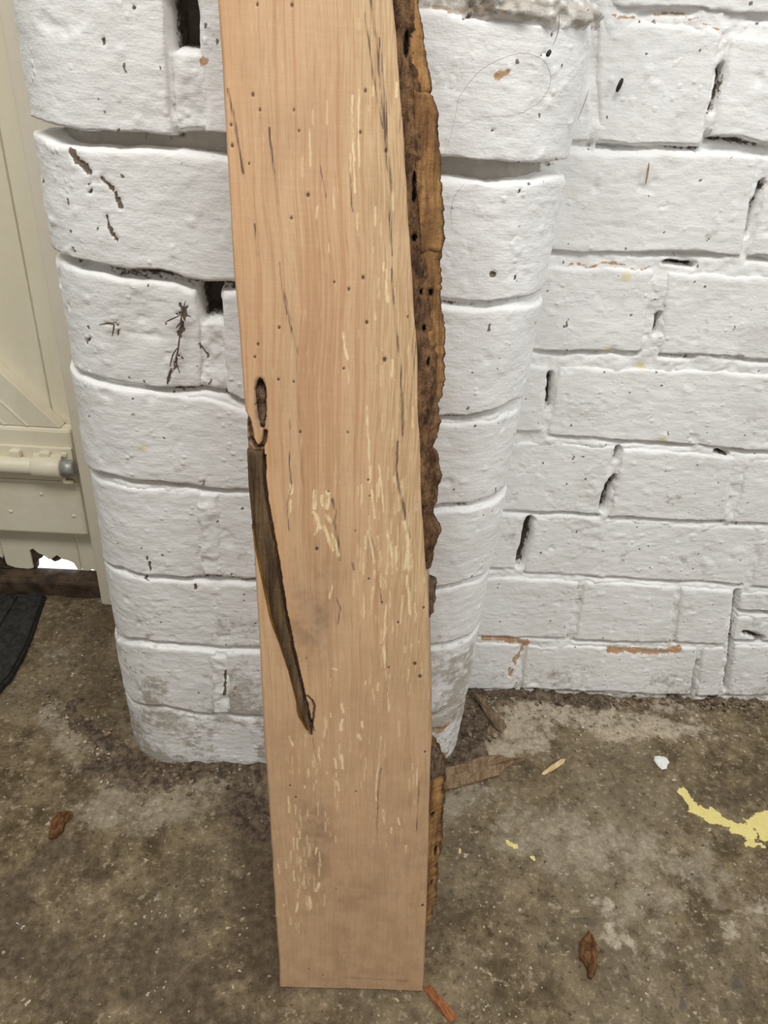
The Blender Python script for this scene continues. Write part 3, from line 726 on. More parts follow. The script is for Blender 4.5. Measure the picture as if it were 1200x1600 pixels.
# ------------------------------------------------------------------ straight brick wall to the right of the pier
YW = 0.117
WALL={
 'A': [(0.1617, 0.6755), (0.2568, 0.6732), (0.2645, 0.5986), (0.1814, 0.5937)] ,
 'A0': [(0.1672, 0.7047), (0.3004, 0.7153), (0.3134, 0.6837), (0.1694, 0.6798)] ,
 'B': [(0.2632, 0.6714), (0.3336, 0.6699), (0.3514, 0.6038), (0.2679, 0.6055)] ,
 'Ah': [(0.1285, 0.6748), (0.1583, 0.676), (0.178, 0.5935), (0.1405, 0.5924)] ,
 'C': [(0.1413, 0.5881), (0.3104, 0.5972), (0.3242, 0.5212), (0.1563, 0.5132)] ,
 'D': [(0.3193, 0.5956), (0.3852, 0.5983), (0.4025, 0.5217), (0.33, 0.5206)] ,
 'E': [(0.142, 0.503), (0.2552, 0.5059), (0.2604, 0.4329), (0.1534, 0.4262)] ,
 'F': [(0.2629, 0.5043), (0.4125, 0.5118), (0.4335, 0.4358), (0.2771, 0.4323)] ,
 'G': [(0.1406, 0.4157), (0.1808, 0.4149), (0.1881, 0.3487), (0.1461, 0.3473)] ,
 'H': [(0.1901, 0.4155), (0.4381, 0.425), (0.4605, 0.3416), (0.1923, 0.3463)] ,
 'I': [(0.1414, 0.3375), (0.2639, 0.3393), (0.2662, 0.26), (0.1543, 0.2577)] ,
 'J': [(0.2701, 0.3376), (0.3839, 0.3366), (0.3994, 0.2595), (0.2747, 0.2582)] ,
 'K': [(0.3974, 0.3353), (0.4693, 0.3364), (0.4874, 0.2602), (0.4057, 0.2591)] ,
 'L': [(0.1419, 0.2515), (0.1911, 0.253), (0.1913, 0.184), (0.145, 0.1847)] ,
 'M': [(0.2003, 0.2536), (0.443, 0.2558), (0.447, 0.1789), (0.2003, 0.1811)] ,
 'N': [(0.4503, 0.2514), (0.5037, 0.2547), (0.5216, 0.1769), (0.4545, 0.1784)] ,
 'O': [(0.1396, 0.1741), (0.2642, 0.1744), (0.2682, 0.0907), (0.148, 0.0879)] ,
 'P': [(0.2698, 0.1747), (0.3741, 0.1737), (0.39, 0.0914), (0.2763, 0.0882)] ,
 'Q': [(0.3784, 0.174), (0.4398, 0.1721), (0.4559, 0.0931), (0.3946, 0.0917)] ,
 'R': [(0.4484, 0.1708), (0.5231, 0.1734), (0.5276, 0.1439), (0.4536, 0.1435)] ,
 'R2': [(0.4548, 0.136), (0.5306, 0.1365), (0.5385, 0.0976), (0.4622, 0.0974)] ,
 'S': [(0.138, 0.0785), (0.2167, 0.0799), (0.2217, 0.0051), (0.1404, 0.0008)] ,
 'T': [(0.2223, 0.0782), (0.4259, 0.0854), (0.4451, 0.0056), (0.2276, 0.0076)] ,
 'U': [(0.4305, 0.0856), (0.4592, 0.0882), (0.478, 0.0051), (0.4499, 0.0059)] ,
 'V': [(0.4673, 0.0917), (0.5477, 0.0941), (0.5727, 0.0122), (0.4869, 0.0078)] ,
}

ROWEND = {'B': 0, 'D': 1, 'F': 2, 'H': 3, 'K': 4, 'N': 5, 'R': 6, 'V': 7}
def wall_mortar():
    x = np.concatenate([np.arange(0.125, 0.60, 0.0016), np.arange(0.60, 1.0, 0.006)]); z = np.concatenate([np.arange(-0.012, 0.70, 0.0016), np.arange(0.70, TOPZ, 0.005)])
    X, Z = np.meshgrid(x, z, indexing='ij')
    h = -0.0018 + 0.0036 * fbm(X, Z, 45, 171, 5, 0.6) + 0.0008 * fbm(X, Z, 200, 175, 2)
    crk = np.zeros_like(X)
    for c in WALL.values():
        (bx0, bz0), (bx1, bz1) = c[3], c[2]
        zl = bz0 + (bz1 - bz0) * (X - bx0) / (bx1 - bx0)
        ck = np.exp(-((Z - zl + 0.0014) / 0.0019) ** 2) * (X > bx0) * (X < bx1) * np.clip(0.55 + 1.5 * fbm(X, 0 * Z + bz0 * 9, 20, 177, 3), 0.0, 1.3); h = h - 0.009 * ck; crk = np.maximum(crk, ck)
    hole = marks(X, Z, WALL_HOLE); h = h - 0.022 * hole
    gap = sstep(0.0, 0.004, np.minimum(X - 0.262, 1)) * sstep(0.0, 0.003, np.minimum(Z - 0.594, 0.610 - Z)); h = h - 0.009 * gap
    grime_or_shade = np.maximum(sstep(0.03, 0.0, Z) * 0.7, 0.3 * sstep(0.2, 0.6, fbm(X, Z, 40, 90, 3)))
    X2, Z2 = warp(X, Z, 23)
    P = np.stack([X2, YW - h, Z2], -1).reshape(-1, 3)
    dirt = np.maximum(hole * 0.9, np.clip(crk, 0, 1) * np.clip(0.42 + 0.9 * fbm(X, Z, 26, 179, 3), 0, 0.8))
    o = make_obj('wall_right', P, grid_faces(len(x), len(z)), M_PAINT, attrs={'dirt': dirt, 'rust': marks(X + 0.006 * fbm(X, Z, 90, 501, 3), Z + 0.005 * fbm(X, Z, 90, 505, 3), WALL_RUST), 'grime_or_shade': grime_or_shade})
    tag(o, 'white painted brick wall set back to the right of the pier', kind='structure'); return o
WALLO = wall_mortar()
def wall_brick(c, seed):
    (x0, z0), (x1, z1), (x2, z2), (x3, z3) = c   # TL TR BR BL
    wid = 0.5 * (x1 - x0 + x2 - x3); hm = 0.5 * (z0 - z3 + z1 - z2)
    st = STEP if (z2 < 0.69 and x3 < 0.56) else 0.004
    nu = max(10, int(wid / st)); nv = max(9, int(hm / st))
    a, b = np.meshgrid(np.linspace(0, 1, nu), np.linspace(0, 1, nv), indexing='ij')
    X = (1 - b) * ((1 - a) * x3 + a * x2) + b * ((1 - a) * x0 + a * x1)
    Z = (1 - b) * ((1 - a) * z3 + a * z2) + b * ((1 - a) * z0 + a * z1)
    rng = random.Random(seed)
    h = slab(wid, hm, X + seed * 0.31, Z, 0.0040, 0.009, seed, (a * wid, b * hm), 1.1) + rng.uniform(-0.0012, 0.0012)
    X2, Z2 = warp(X, Z, 23)
    hole = marks(X, Z, WALL_HOLE); h = h - 0.012 * sstep(0.3, 0.9, hole)
    rust = marks(X + 0.006 * fbm(X, Z, 90, 501, 3), Z + 0.005 * fbm(X, Z, 90, 505, 3), WALL_RUST); h = h - 0.0015 * rust
    grime_or_shade = np.maximum(np.clip(sstep(0.10, 0.0, Z) * 0.6 * (0.6 + fbm(X, Z, 30, 46, 3)), 0, 1), 0.5 * sstep(0.4, 0.75, fbm(X, Z, 24, 65, 4)))
    P = np.stack([X2, YW - h, Z2], -1).reshape(-1, 3)
    make_obj('brick', P, grid_faces(nu, nv), M_PAINT, WALLO, attrs={'dirt': hole * 0.9, 'rust': rust, 'grime_or_shade': grime_or_shade})
sd = 4000
for k, c in WALL.items():
    wall_brick(c, sd); sd += 29
    if k in ROWEND:
        xe = max(c[1][0], c[2][0]) + 0.009
        while xe < 0.93:
            x2 = min(xe + 0.215, 0.99)
            zt, zb = 0.5 * (c[1][1] + c[0][1]), 0.5 * (c[2][1] + c[3][1])
            if k == 'R': zb = 0.097
            wall_brick([(xe, zt), (x2, zt), (x2, zb), (xe, zb)], sd); sd += 29; xe = x2 + 0.009
for r in range(5):
    zb = 0.684 + r * 0.083; xe = 0.13 if r else 0.31
    if r % 2: xe = 0.02
    zt = zb + 0.075
    while xe < 0.93:
        x2 = min(xe + 0.215, 0.99); x0 = max(xe, 0.13)
        if r == 0: zb2 = zb
        wall_brick([(x0, zt), (x2, zt), (x2, zb), (x0, zb)], sd); sd += 29; xe = x2 + 0.009

# ------------------------------------------------------------------ concrete floor
def build_floor():
    x = np.concatenate([np.linspace(-2.0, -0.62, 24)[:-1], np.arange(-0.62, 0.72, 0.0024), np.linspace(0.72, 2.0, 24)])
    y = np.concatenate([np.linspace(-1.8, -0.36, 24)[:-1], np.arange(-0.36, 0.289, 0.0024)])
    X, Y = np.meshgrid(x, y, indexing='ij')
    WX = X + 0.016 * fbm(X, Y, 24, 401, 5, 0.6); WY = Y + 0.014 * fbm(X, Y, 24, 431, 5, 0.6)
    SX = X + 0.008 * fbm(X, Y, 50, 451, 4, 0.6); SY = Y + 0.006 * fbm(X, Y, 50, 471, 4, 0.6)
    soil = marks(SX, SY, [(q, r * 1.5) for q, r in FLOOR_SOIL]); lime = marks(WX, WY, FLOOR_LIME); pale = marks(WX, WY, FLOOR_PALE); damp_shade = marks(WX, WY, FLOOR_DAMP_SHADE)
    lime = lime * np.where(Y < 0.0, sstep(-0.15, 0.35, fbm(X, Y, 30, 521, 5, 0.6)), 1.0)
    h = 0.0022 * fbm(X, Y, 9, 301, 4) + 0.0011 * fbm(X, Y, 70, 305, 4) - 0.002
    h = h + soil * (0.004 + 0.005 * fbm(X, Y, 110, 311, 3)) + lime * (0.001 + 0.003 * fbm(X, Y, 70, 321, 3)) * (Y > 0.0)
    pit = inpoly(X, Y, [(-0.40, 0.262), (-0.382, 0.175), (-0.353, 0.111), (-0.29, 0.066), (-0.254, 0.042), (-0.222, 0.03), (-0.222, 0.26)])
    h = h + np.where(pit, 0.003 + 0.003 * fbm(X, Y, 22, 331, 3), 0)
    damp_shade = np.maximum(damp_shade, np.where(pit, 0.55 + 0.35 * fbm(X, Y, 16, 333, 3), 0))
    crack = sstep(0.004, 0.0005, np.abs(Y - (-0.146 + 0.004 * fbm(X, Y, 30, 341, 3)) - 0.02 * (X - 0.2))) * (X > 0.1) * sstep(0.1, 0.2, X); h = h - 0.0015 * crack
    damp_shade = np.maximum(damp_shade, crack * 0.5)
    near = np.exp(-(((X - 0.03) / 0.16) ** 2 + ((Y + 0.215) / 0.05) ** 2)); h = h * (1 - near) - 0.0012 * near
    P = np.stack([X, Y, h], -1).reshape(-1, 3)
    o = make_obj('floor', P, grid_faces(len(x), len(y)), M_FLOOR, attrs={'soil': np.minimum(soil * 1.25, 1.2), 'lime': lime * 0.85, 'pale': pale * 0.8, 'damp_shade': damp_shade * 0.85, 'yellow': marks(X + 0.007 * fbm(X, Y, 90, 481, 4, 0.6), Y + 0.007 * fbm(X, Y, 90, 491, 4, 0.6), FLOOR_YELLOW), 'tar': 0.7 * marks(WX, WY, FLOOR_TAR)})
    tag(o, 'worn grey-brown concrete floor with a yellow paint splash', kind='structure'); return o
FLOOR = build_floor()

# ------------------------------------------------------------------ door, frame and sill on the left
def struct_empty(name, loc, label):
    o = empty(name, loc); tag(o, label, kind='structure'); return o
DOOR = struct_empty('door_1', (-0.62, 0.285, 0.03), 'cream painted plank door with brace and bolt, left of the pier')
def part(name, vf, mat, parent, bev=0.0, smooth=False, **kw):
    o = make_obj(name, np.array(vf[0]), vf[1], mat, parent, smooth=smooth, **kw)
    if bev: bevel(o, bev)
    return o
Y0, Y1 = 0.285, 0.296
edges = [-0.315, -0.347, -0.447, -0.547, -0.647, -0.747, -0.847, -0.947]
random.seed(5)
for i in range(7):
    xr, xl = edges[i] - 0.0009, edges[i + 1] + 0.0009
    if i == 0: bot = [(xl, 0.0270), (xl + 0.008, 0.0260), (xl + 0.013, 0.0300), (xl + 0.02, 0.0260), (xr, 0.0250)]
    elif i == 1: bot = [(xl, 0.0310), (xl + 0.012, 0.0260), (xl + 0.028, 0.0250), (xl + 0.035, 0.0270), (xl + 0.0355, 0.0560), (xl + 0.040, 0.0590), (xl + 0.046, 0.0520), (xl + 0.054, 0.0480), (xl + 0.058, 0.0430), (xl + 0.063, 0.0440), (xl + 0.066, 0.0470), (xl + 0.070, 0.0500), (xl + 0.075, 0.0450), (xl + 0.083, 0.0430), (xl + 0.090, 0.0390), (xl + 0.094, 0.0270), (xr, 0.0260)]
    else: bot = [(xl, 0.0260), (xl + 0.03, 0.0350 if i == 2 else 0.0270), (xl + 0.05, 0.0280), (xr - 0.012, 0.0280), (xr - 0.009, 0.0400 if i == 2 else 0.0270), (xr, 0.0420 if i == 2 else 0.0270)]
    pts = bot + [(xr, TOPZ), (xl, TOPZ)]
    part('board', prism(pts, Y0, Y1), M_DOOR, DOOR, 0.0012)
# softened dark wood left at the eaten bottom edges
part('rotten_fringe', prism([(-0.4125, 0.0240), (-0.4130, 0.0520), (-0.4105, 0.0600), (-0.4060, 0.0610), (-0.4000, 0.0530), (-0.3945, 0.0480), (-0.3985, 0.0430), (-0.4035, 0.0410), (-0.4070, 0.0330), (-0.4085, 0.0240)], Y0 + 0.003, Y1 + 0.001), M_SILL, DOOR)
part('rotten_fringe', prism([(-0.3870, 0.0420), (-0.3830, 0.0470), (-0.3775, 0.0510), (-0.3730, 0.0430), (-0.3770, 0.0400), (-0.3820, 0.0380)], Y0 + 0.003, Y1 + 0.001), M_SILL, DOOR)
part('rotten_fringe', prism([(-0.470, 0.0260), (-0.470, 0.0460), (-0.456, 0.0500), (-0.447, 0.0400), (-0.444, 0.0300), (-0.440, 0.0260)], Y0 - 0.001, Y1 + 0.001), M_SILL, DOOR)
# ledge rail with its bevelled top, brace above it
part('rail', prism([(-0.947, 0.098), (-0.3215, 0.098), (-0.3215, 0.2475), (-0.947, 0.2475)], 0.265, Y0), M_DOOR, DOOR, 0.004)
bx = [(-0.3330, 0.2480), (-0.3345, 0.2500), (-0.8800, 0.8950), (-0.9470, 0.8950), (-0.9470, 0.8400), (-0.4470, 0.2480)]
part('brace', prism(bx, 0.268, Y0), M_DOOR, DOOR, 0.004)
for k in range(3):   # planed beads along the brace
    d = 0.018 + 0.020 * k
    part('brace_bead', prism([(-0.345 - d * 1.3, 0.2485), (-0.345 - d * 1.3 - 0.004, 0.2485), (-0.86 - d * 0.4 - 0.02, 0.852), (-0.86 - d * 0.4 - 0.016, 0.852)], 0.2668, 0.269), M_DOOR, DOOR, 0.0008)
for (nx_, nz_) in ((-0.412, 0.130), (-0.335, 0.128), (-0.37, 0.158), (-0.50, 0.135)):
    V, F = tube([(nx_, 0.2640, nz_), (nx_, 0.266, nz_)], 0.0036, 10, [0.5, 1.0]); part('nail_head', (V, F), M_DOOR, DOOR, 0, True)
# barrel bolt on its back plate
part('bolt_plate', prism([(-0.62, 0.1800), (-0.3225, 0.1800), (-0.3225, 0.2250), (-0.62, 0.2250)], 0.2615, 0.2655), M_DOOR, DOOR, 0.0012)
bolt = part('bolt', tube([(-0.62, 0.2545, 0.2030), (-0.365, 0.2545, 0.2030)], 0.0105, 20), M_DOOR, DOOR, 0.001, True)
V, F = tube([(-0.3665, 0.2545, 0.2030), (-0.3655, 0.2545, 0.2030), (-0.3345, 0.2545, 0.2030), (-0.3335, 0.2545, 0.2030)], 0.0132, 20, [0.92, 1, 1, 0.92]); part('bolt_keeper', (V, F), M_DOOR, DOOR, 0, True)
V, F = tube([(-0.336, 0.2545, 0.2030), (-0.3205, 0.2545, 0.2030), (-0.3190, 0.2545, 0.2030)], 0.0100, 18, [1, 1, 0.8]); tag(part('bolt_tip', (V, F), M_STEEL, DOOR, 0, True), 'bare grey steel bolt tip')
part('keeper_flange', prism([(-0.3665, 0.2130), (-0.3335, 0.2130), (-0.3335, 0.2175), (-0.3665, 0.2175)], 0.2560, 0.2620), M_DOOR, DOOR, 0.001)
for nx_ in (-0.386, -0.352, -0.332):
    w = 0.0062 if nx_ != -0.332 else 0.004
    part('bolt_nut', box_mesh(nx_ - w, nx_ + w, 0.2535 if w > 0.005 else 0.2590, 0.2620, 0.2165 - w * 0.6, 0.2165 + w * 0.9), M_DOOR, DOOR, 0.002)
V, F = tube([(-0.335, 0.256, 0.1910), (-0.335, 0.256, 0.1830), (-0.325, 0.258, 0.1815)], 0.0035, 8); part('bolt_staple', (V, F), M_DOOR, DOOR, 0, True)
part('rail_bead', prism([(-0.62, 0.1745), (-0.3225, 0.1745), (-0.3225, 0.1790), (-0.62, 0.1790)], 0.2625, 0.2655), M_DOOR, DOOR, 0.001)

FRAME = part('trim_1', prism([(-0.3130, -0.004), (-0.2100, -0.004), (-0.2100, TOPZ), (-0.3130, TOPZ)], 0.2475, 0.305), M_FRAME, None, 0.003)
tag(FRAME, 'cream door frame post between the plank door and the pier', kind='structure')
SILL = part('trim_2', prism([(-0.95, -0.006), (-0.3135, -0.006), (-0.3150, 0.0235), (-0.95, 0.0235)], 0.262, 0.294), M_SILL, None, 0.004)
tag(SILL, 'dark moist wooden door sill below the plank door', kind='structure')
# the yard outside the door, in daylight: glimpsed through the rotten holes
YARD = part('ground_outside', box_mesh(-2.6, 1.2, 0.30, 2.4, -0.045, -0.025), M_PAVE, None)
tag(YARD, 'bright paving outside the plank door', kind='structure')
# outer skin of the building so that the yard's daylight stays outside
OUT = part('wall_outer', prism([(-0.205, -0.02), (1.05, -0.02), (1.05, TOPZ + 0.05), (-0.205, TOPZ + 0.05)], 0.262, 0.330), M_PAVE, None)
tag(OUT, 'outer brickwork behind the pier and the straight wall', kind='structure')

# ------------------------------------------------------------------ the leaning board
BT = 0.028; BL = 0.852
BOARD = empty('wood_board', (-0.029374, -0.211395, 0.0), 'long pale spalted board with bark on one edge, leaning against the white pier', 'wood board')
_ux = Vector((0.99983501, -0.0181648, 0.0)); _vy = Vector((0.00393274, 0.21646786, 0.97628182)); _nz = _ux.cross(_vy).normalized()
BOARD.matrix_world = Matrix(((_ux.x, _vy.x, _nz.x, -0.029374), (_ux.y, _vy.y, _nz.y, -0.211395), (_ux.z, _vy.z, _nz.z, 0.0), (0, 0, 0, 1)))
def bmake(name, V, F, mat, parent=BOARD, **kw):
    o = make_obj(name, V, F, mat, None, **kw)
    loc = Vector(o.location); o.parent = parent
    o.location = loc - (Vector(parent.location) if parent is not BOARD else Vector((0, 0, 0)))
    return o
PL = [(-0.0463, 0.6665), (-0.0442, 0.6397), (-0.0423, 0.6114), (-0.04, 0.5723), (-0.0379, 0.5402), (-0.0349, 0.5098), (-0.0322, 0.4777), (-0.031, 0.4628), (-0.0301, 0.4476), (-0.0291, 0.42), (-0.0269, 0.3995), (-0.0246, 0.3698), (-0.0221, 0.334), (-0.0193, 0.2864), (-0.0164, 0.2406), (-0.0128, 0.1918), (-0.009, 0.1396), (-0.0054, 0.0835), (-0.0012, 0.0302), (-0.0, -0.0)]
PRt = [(0.038, 0.6733), (0.0426, 0.6466), (0.0475, 0.6184), (0.0524, 0.5886), (0.0568, 0.5571), (0.0608, 0.5306), (0.0655, 0.5028), (0.0688, 0.4736), (0.0724, 0.4428), (0.0769, 0.4106), (0.082, 0.3766), (0.0871, 0.3408), (0.0915, 0.3029), (0.0958, 0.2628), (0.0982, 0.2419), (0.102, 0.1924), (0.1056, 0.1455), (0.1087, 0.102), (0.1117, 0.0491), (0.1152, -0.0)]
MID = [(0.0462, 0.6782), (0.0486, 0.6617), (0.0539, 0.6391), (0.0555, 0.6213), (0.06, 0.5905), (0.0655, 0.5579), (0.0688, 0.534), (0.0734, 0.5164), (0.0763, 0.4981), (0.0789, 0.4754), (0.0824, 0.4639), (0.0808, 0.4518), (0.0789, 0.4476), (0.0838, 0.4418), (0.086, 0.4275), (0.0854, 0.4212), (0.0845, 0.4104), (0.0841, 0.4018), (0.0898, 0.3934), (0.0888, 0.3867), (0.0862, 0.3798), (0.0862, 0.3708), (0.0845, 0.3661)]
A1 = [(0.0523, 0.6811), (0.0541, 0.6728), (0.0564, 0.6616), (0.0609, 0.6503), (0.0631, 0.6415), (0.0617, 0.6378)]
A2 = [(0.0646, 0.6401), (0.0667, 0.6297), (0.0713, 0.6082), (0.0747, 0.5858), (0.0777, 0.5665), (0.0759, 0.5629)]
A3 = [(0.0759, 0.5629), (0.0796, 0.5344), (0.0829, 0.5126), (0.0856, 0.49), (0.0853, 0.4783), (0.0827, 0.4722), (0.0802, 0.47)]
D1 = [(0.0797, 0.4457), (0.0846, 0.441), (0.087, 0.4252), (0.0864, 0.4187), (0.0833, 0.4163)]
D2 = [(0.0851, 0.3981), (0.0909, 0.3904), (0.0899, 0.3836), (0.0864, 0.3756)]
E_ = [(0.0874, 0.3557), (0.0937, 0.3537), (0.0949, 0.3418), (0.0941, 0.3321), (0.0916, 0.3256)]
Cc = [(0.1022, 0.2251), (0.1089, 0.2187), (0.1144, 0.2029), (0.1176, 0.1855), (0.1176, 0.1614), (0.1192, 0.1367), (0.1201, 0.1176), (0.1184, 0.1045), (0.1198, 0.0847), (0.1203, 0.0643), (0.1185, 0.0504), (0.1161, 0.0362)]
GR = [(-0.0202, 0.4413), (-0.02, 0.4286), (-0.0195, 0.4206), (-0.0169, 0.4044), (-0.0129, 0.3835), (-0.0083, 0.3576), (-0.0045, 0.3351), (0.0003, 0.3119), (0.0052, 0.2928), (0.0097, 0.2731), (0.0133, 0.258), (0.0164, 0.2452)]
GL = [(-0.03, 0.4426), (-0.0287, 0.42), (-0.0261, 0.3954), (-0.0231, 0.3786), (-0.018, 0.3569), (-0.0135, 0.3345), (-0.0081, 0.3161), (-0.0036, 0.302), (0.0006, 0.2876), (0.0045, 0.2728), (0.0081, 0.2577), (0.0127, 0.2502), (0.0164, 0.2441)]
PL = PL[::-1]; PR = PRt[::-1]
PL = PL + [(-0.0590, BL)]; PR = PR + [(0.0130, BL)]
def pint(t, v): return np.interp(v, [q[1] for q in t], [q[0] for q in t])
CR = GR[::-1]; CLf = GL[::-1]
def board_body():
    nu, nv = 200, 1250
    a, b = np.meshgrid(np.linspace(0, 1, nu), np.linspace(0, 1, nv), indexing='ij')
    Vv = b * BL
    xl = pint(PL, Vv); xr = pint(PR, Vv)
    xr = xr + 0.0006 * fbm(Vv, 0 * Vv, 40, 7, 3); xl = xl + 0.00025 * fbm(Vv, 0 * Vv + 3, 90, 9, 3)
    X = xl + a * (xr - xl)
    dark = np.zeros_like(X); pale = np.zeros_like(X); hole = np.zeros_like(X)
    jx = X + 0.0007 * fbm(X, Vv, 60, 3, 3) + 0.0003 * fbm(X, Vv, 300, 5, 2)
    for pts, r in WOOD_DARK:
        d = dpoly(jx, Vv, pts); k = 0.75 + 0.5 * fbm(X * 4, Vv, 90, 31, 3)
        dark = np.maximum(dark, sstep(r * 1.25 * k + 0.0001, r * 0.35 * k, d))
    for pts, r in WOOD_PALE:
        d = dpoly(jx, Vv, pts); k = 0.75 + 0.6 * fbm(X * 3, Vv, 150, 41, 3)
        pale = np.maximum(pale, sstep(r * 1.3 * k + 0.0001, r * 0.6 * k, d))
    rng = random.Random(11)
    regions = [(0.060, 0.385, 0.012, 0.040, 70), (0.052, 0.425, 0.012, 0.05, 16), (0.015, 0.135, 0.008, 0.035, 38), (0.008, 0.085, 0.01, 0.03, 16), (0.040, 0.225, 0.012, 0.03, 20), (0.047, 0.56, 0.010, 0.08, 26), (0.026, 0.60, 0.015, 0.05, 16), (0.020, 0.19, 0.02, 0.05, 24), (0.072, 0.30, 0.012, 0.05, 30), (0.085, 0.21, 0.01, 0.04, 10)]
    for cx, cv, sx, sv, n in regions:
        for _ in range(n):
            x0 = rng.gauss(cx, sx); v0 = rng.gauss(cv, sv); ln = rng.uniform(0.001, 0.006) * (1.4 if rng.random() < .3 else 1); r = rng.uniform(0.00025, 0.0007)
            tilt = -0.06
            m = (np.abs(Vv[0] - v0) < ln + 0.004); j = np.where(m)[0]
            if len(j) == 0: continue
            sl = slice(j[0], j[-1] + 1)
            d = dpoly(jx[:, sl], Vv[:, sl], [(x0 + tilt * -ln, v0 - ln), (x0 + tilt * ln, v0 + ln)])
            pale[:, sl] = np.maximum(pale[:, sl], rng.uniform(0.35, 0.9) * sstep(r * 1.5, r * 0.5, d))
    for x0, v0, r in WOOD_HOLE:
        hole = np.maximum(hole, 0.97 * sstep(r * 1.0 + 0.00012, r * 0.5, np.hypot(X - x0, (Vv - v0) * 0.8)))
    # dark spalted bands in the sapwood close to the bark
    band = sstep(0.020, 0.008, xr - X) * sstep(0.30, 0.42, Vv)
    lines = fbm(X - 0.12 * 0, Vv * 0.02, 520, 77, 2)
    dark = np.maximum(dark, band * sstep(0.40, 0.60, lines) * sstep(-0.25, 0.25, fbm(X * 3, Vv, 14, 79, 3)) * 0.9)
    fain = fbm(X + 0.10 * Vv, Vv * 0.03, 260, 83, 2)
    dark = np.maximum(dark, 0.30 * sstep(0.50, 0.70, fain) * sstep(0.0, 0.4, fbm(X * 2, Vv, 18, 85, 3)))
    sap = sstep(0.034, 0.010, xr - X) * sstep(0.20, 0.38, Vv)
    warm = np.maximum(sstep(0.022, 0.0, X - xl) * sstep(0.40, 0.52, Vv), np.exp(-((X - pint(CR, Vv) - 0.004) / 0.007) ** 2) * sstep(0.25, 0.30, Vv) * sstep(0.50, 0.45, Vv))
    warm = np.clip(warm, 0, 1) * 0.9
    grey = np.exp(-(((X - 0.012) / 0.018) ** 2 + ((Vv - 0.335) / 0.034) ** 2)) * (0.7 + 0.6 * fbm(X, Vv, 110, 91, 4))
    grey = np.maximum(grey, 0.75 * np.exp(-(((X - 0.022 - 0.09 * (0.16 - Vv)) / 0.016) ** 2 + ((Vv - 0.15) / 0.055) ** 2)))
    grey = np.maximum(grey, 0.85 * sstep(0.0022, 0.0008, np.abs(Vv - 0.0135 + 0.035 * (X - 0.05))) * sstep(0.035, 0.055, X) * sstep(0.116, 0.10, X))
    grey = np.maximum(grey, 0.42 * sstep(0.38, 0.10, Vv) * (0.8 + 0.5 * fbm(X * 2, Vv, 20, 95, 3)))  # lower end darkened: painted-in shade over duller, aged wood
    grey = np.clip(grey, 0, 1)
    # stain border on the left of the ingrown bark
    dgl = X - pint(CLf, Vv); on = (Vv > 0.246) & (Vv < 0.44)
    H = 0.00018 * fbm(X, Vv * 0.06, 500, 101, 2) + 0.0004 * fbm(X, Vv, 14, 103, 2)
    crack = sstep(0.0014, 0.0005, np.abs(X - pint(CR, Vv) - 0.0003 + 0.0005 * fbm(Vv, X, 180, 107, 2))) * on
    H = H - 0.005 * crack; hole = np.maximum(hole, crack * 0.95)
    kn = inpoly(jx, Vv, [(-0.0235, 0.4855), (-0.0252, 0.4830), (-0.0262, 0.4781), (-0.0251, 0.467), (-0.0227, 0.4566), (-0.0201, 0.4552), (-0.0190, 0.4674), (-0.0200, 0.4804), (-0.0218, 0.4845)])
    H = H - 0.006 * kn
    halo = sstep(0.0022, 0.0003, dpoly(jx, Vv, [(-0.0232, 0.4830), (-0.0228, 0.470), (-0.0212, 0.4580)]) - 0.0022); grey = np.maximum(grey, halo * 0.9)
    hole = np.maximum(hole, kn * 0.4)
    vee = sstep(0.0018, 0.0007, dpoly(jx, Vv, [(-0.0314, 0.4640), (-0.0286, 0.4585), (-0.0278, 0.4497), (-0.0250, 0.4441), (-0.0222, 0.4450), (-0.0203, 0.4480), (-0.0196, 0.4540)]))
    H = H - 0.004 * vee; hole = np.maximum(hole, vee * 0.85)
    crev = inpoly(jx, Vv, [(-0.0340, 0.4720), (-0.0312, 0.4650), (-0.0288, 0.4590), (-0.0280, 0.4500), (-0.0246, 0.4436), (-0.0205, 0.4455), (-0.0200, 0.4405), (-0.0340, 0.4405)])
    H = H - 0.0035 * crev * (0.7 + 0.6 * fbm(X, Vv, 300, 109, 2)); hole = np.maximum(hole, crev * (0.72 + 0.25 * fbm(X, Vv, 260, 111, 3)))
    k2 = sstep(0.0010, 0.0004, dpoly(jx, Vv, [(0.0122, 0.2742), (0.0150, 0.2710), (0.0170, 0.2660), (0.0168, 0.2600), (0.0158, 0.2520), (0.0160, 0.2440)]))
    H = H - 0.002 * k2; hole = np.maximum(hole, k2 * 0.8)
    k2i = inpoly(jx, Vv, [(0.0118, 0.2735), (0.0165, 0.2670), (0.0165, 0.2600), (0.0150, 0.2500), (0.0130, 0.2600)]); grey = np.maximum(grey, k2i * 0.6)
    H = H - 0.0006 * hole * (1 - crack)
    rb = np.minimum(np.minimum(X - xl, xr - X), np.minimum(Vv, BL - Vv)); H = H - 0.0008 * sstep(0.0011, 0.0, rb)
    bottom = Vv + 0.0007 * fbm(X, 0 * X, 120, 113, 3) * (b < 1e-6)
    front = np.stack([X, bottom, H], -1).reshape(-1, 3); nf = len(front)
    # sides and back: ring of the outline at depth -BT (right side leans outward under the bark)
    idx = np.arange(nu * nv).reshape(nu, nv)
    ring = np.concatenate([idx[:, 0], idx[-1, 1:], idx[::-1, -1][1:], idx[0, ::-1][1:-1]])
    back = front[ring].copy(); back[:, 2] = -BT
    right = np.zeros(len(ring), bool); right[nu - 1:nu + nv - 1] = True
    back[right, 0] += 0.004
    n = len(ring); k = np.arange(n)
    side = np.stack([ring[k], nf + k, nf + (k + 1) % n, ring[(k + 1) % n]], -1)
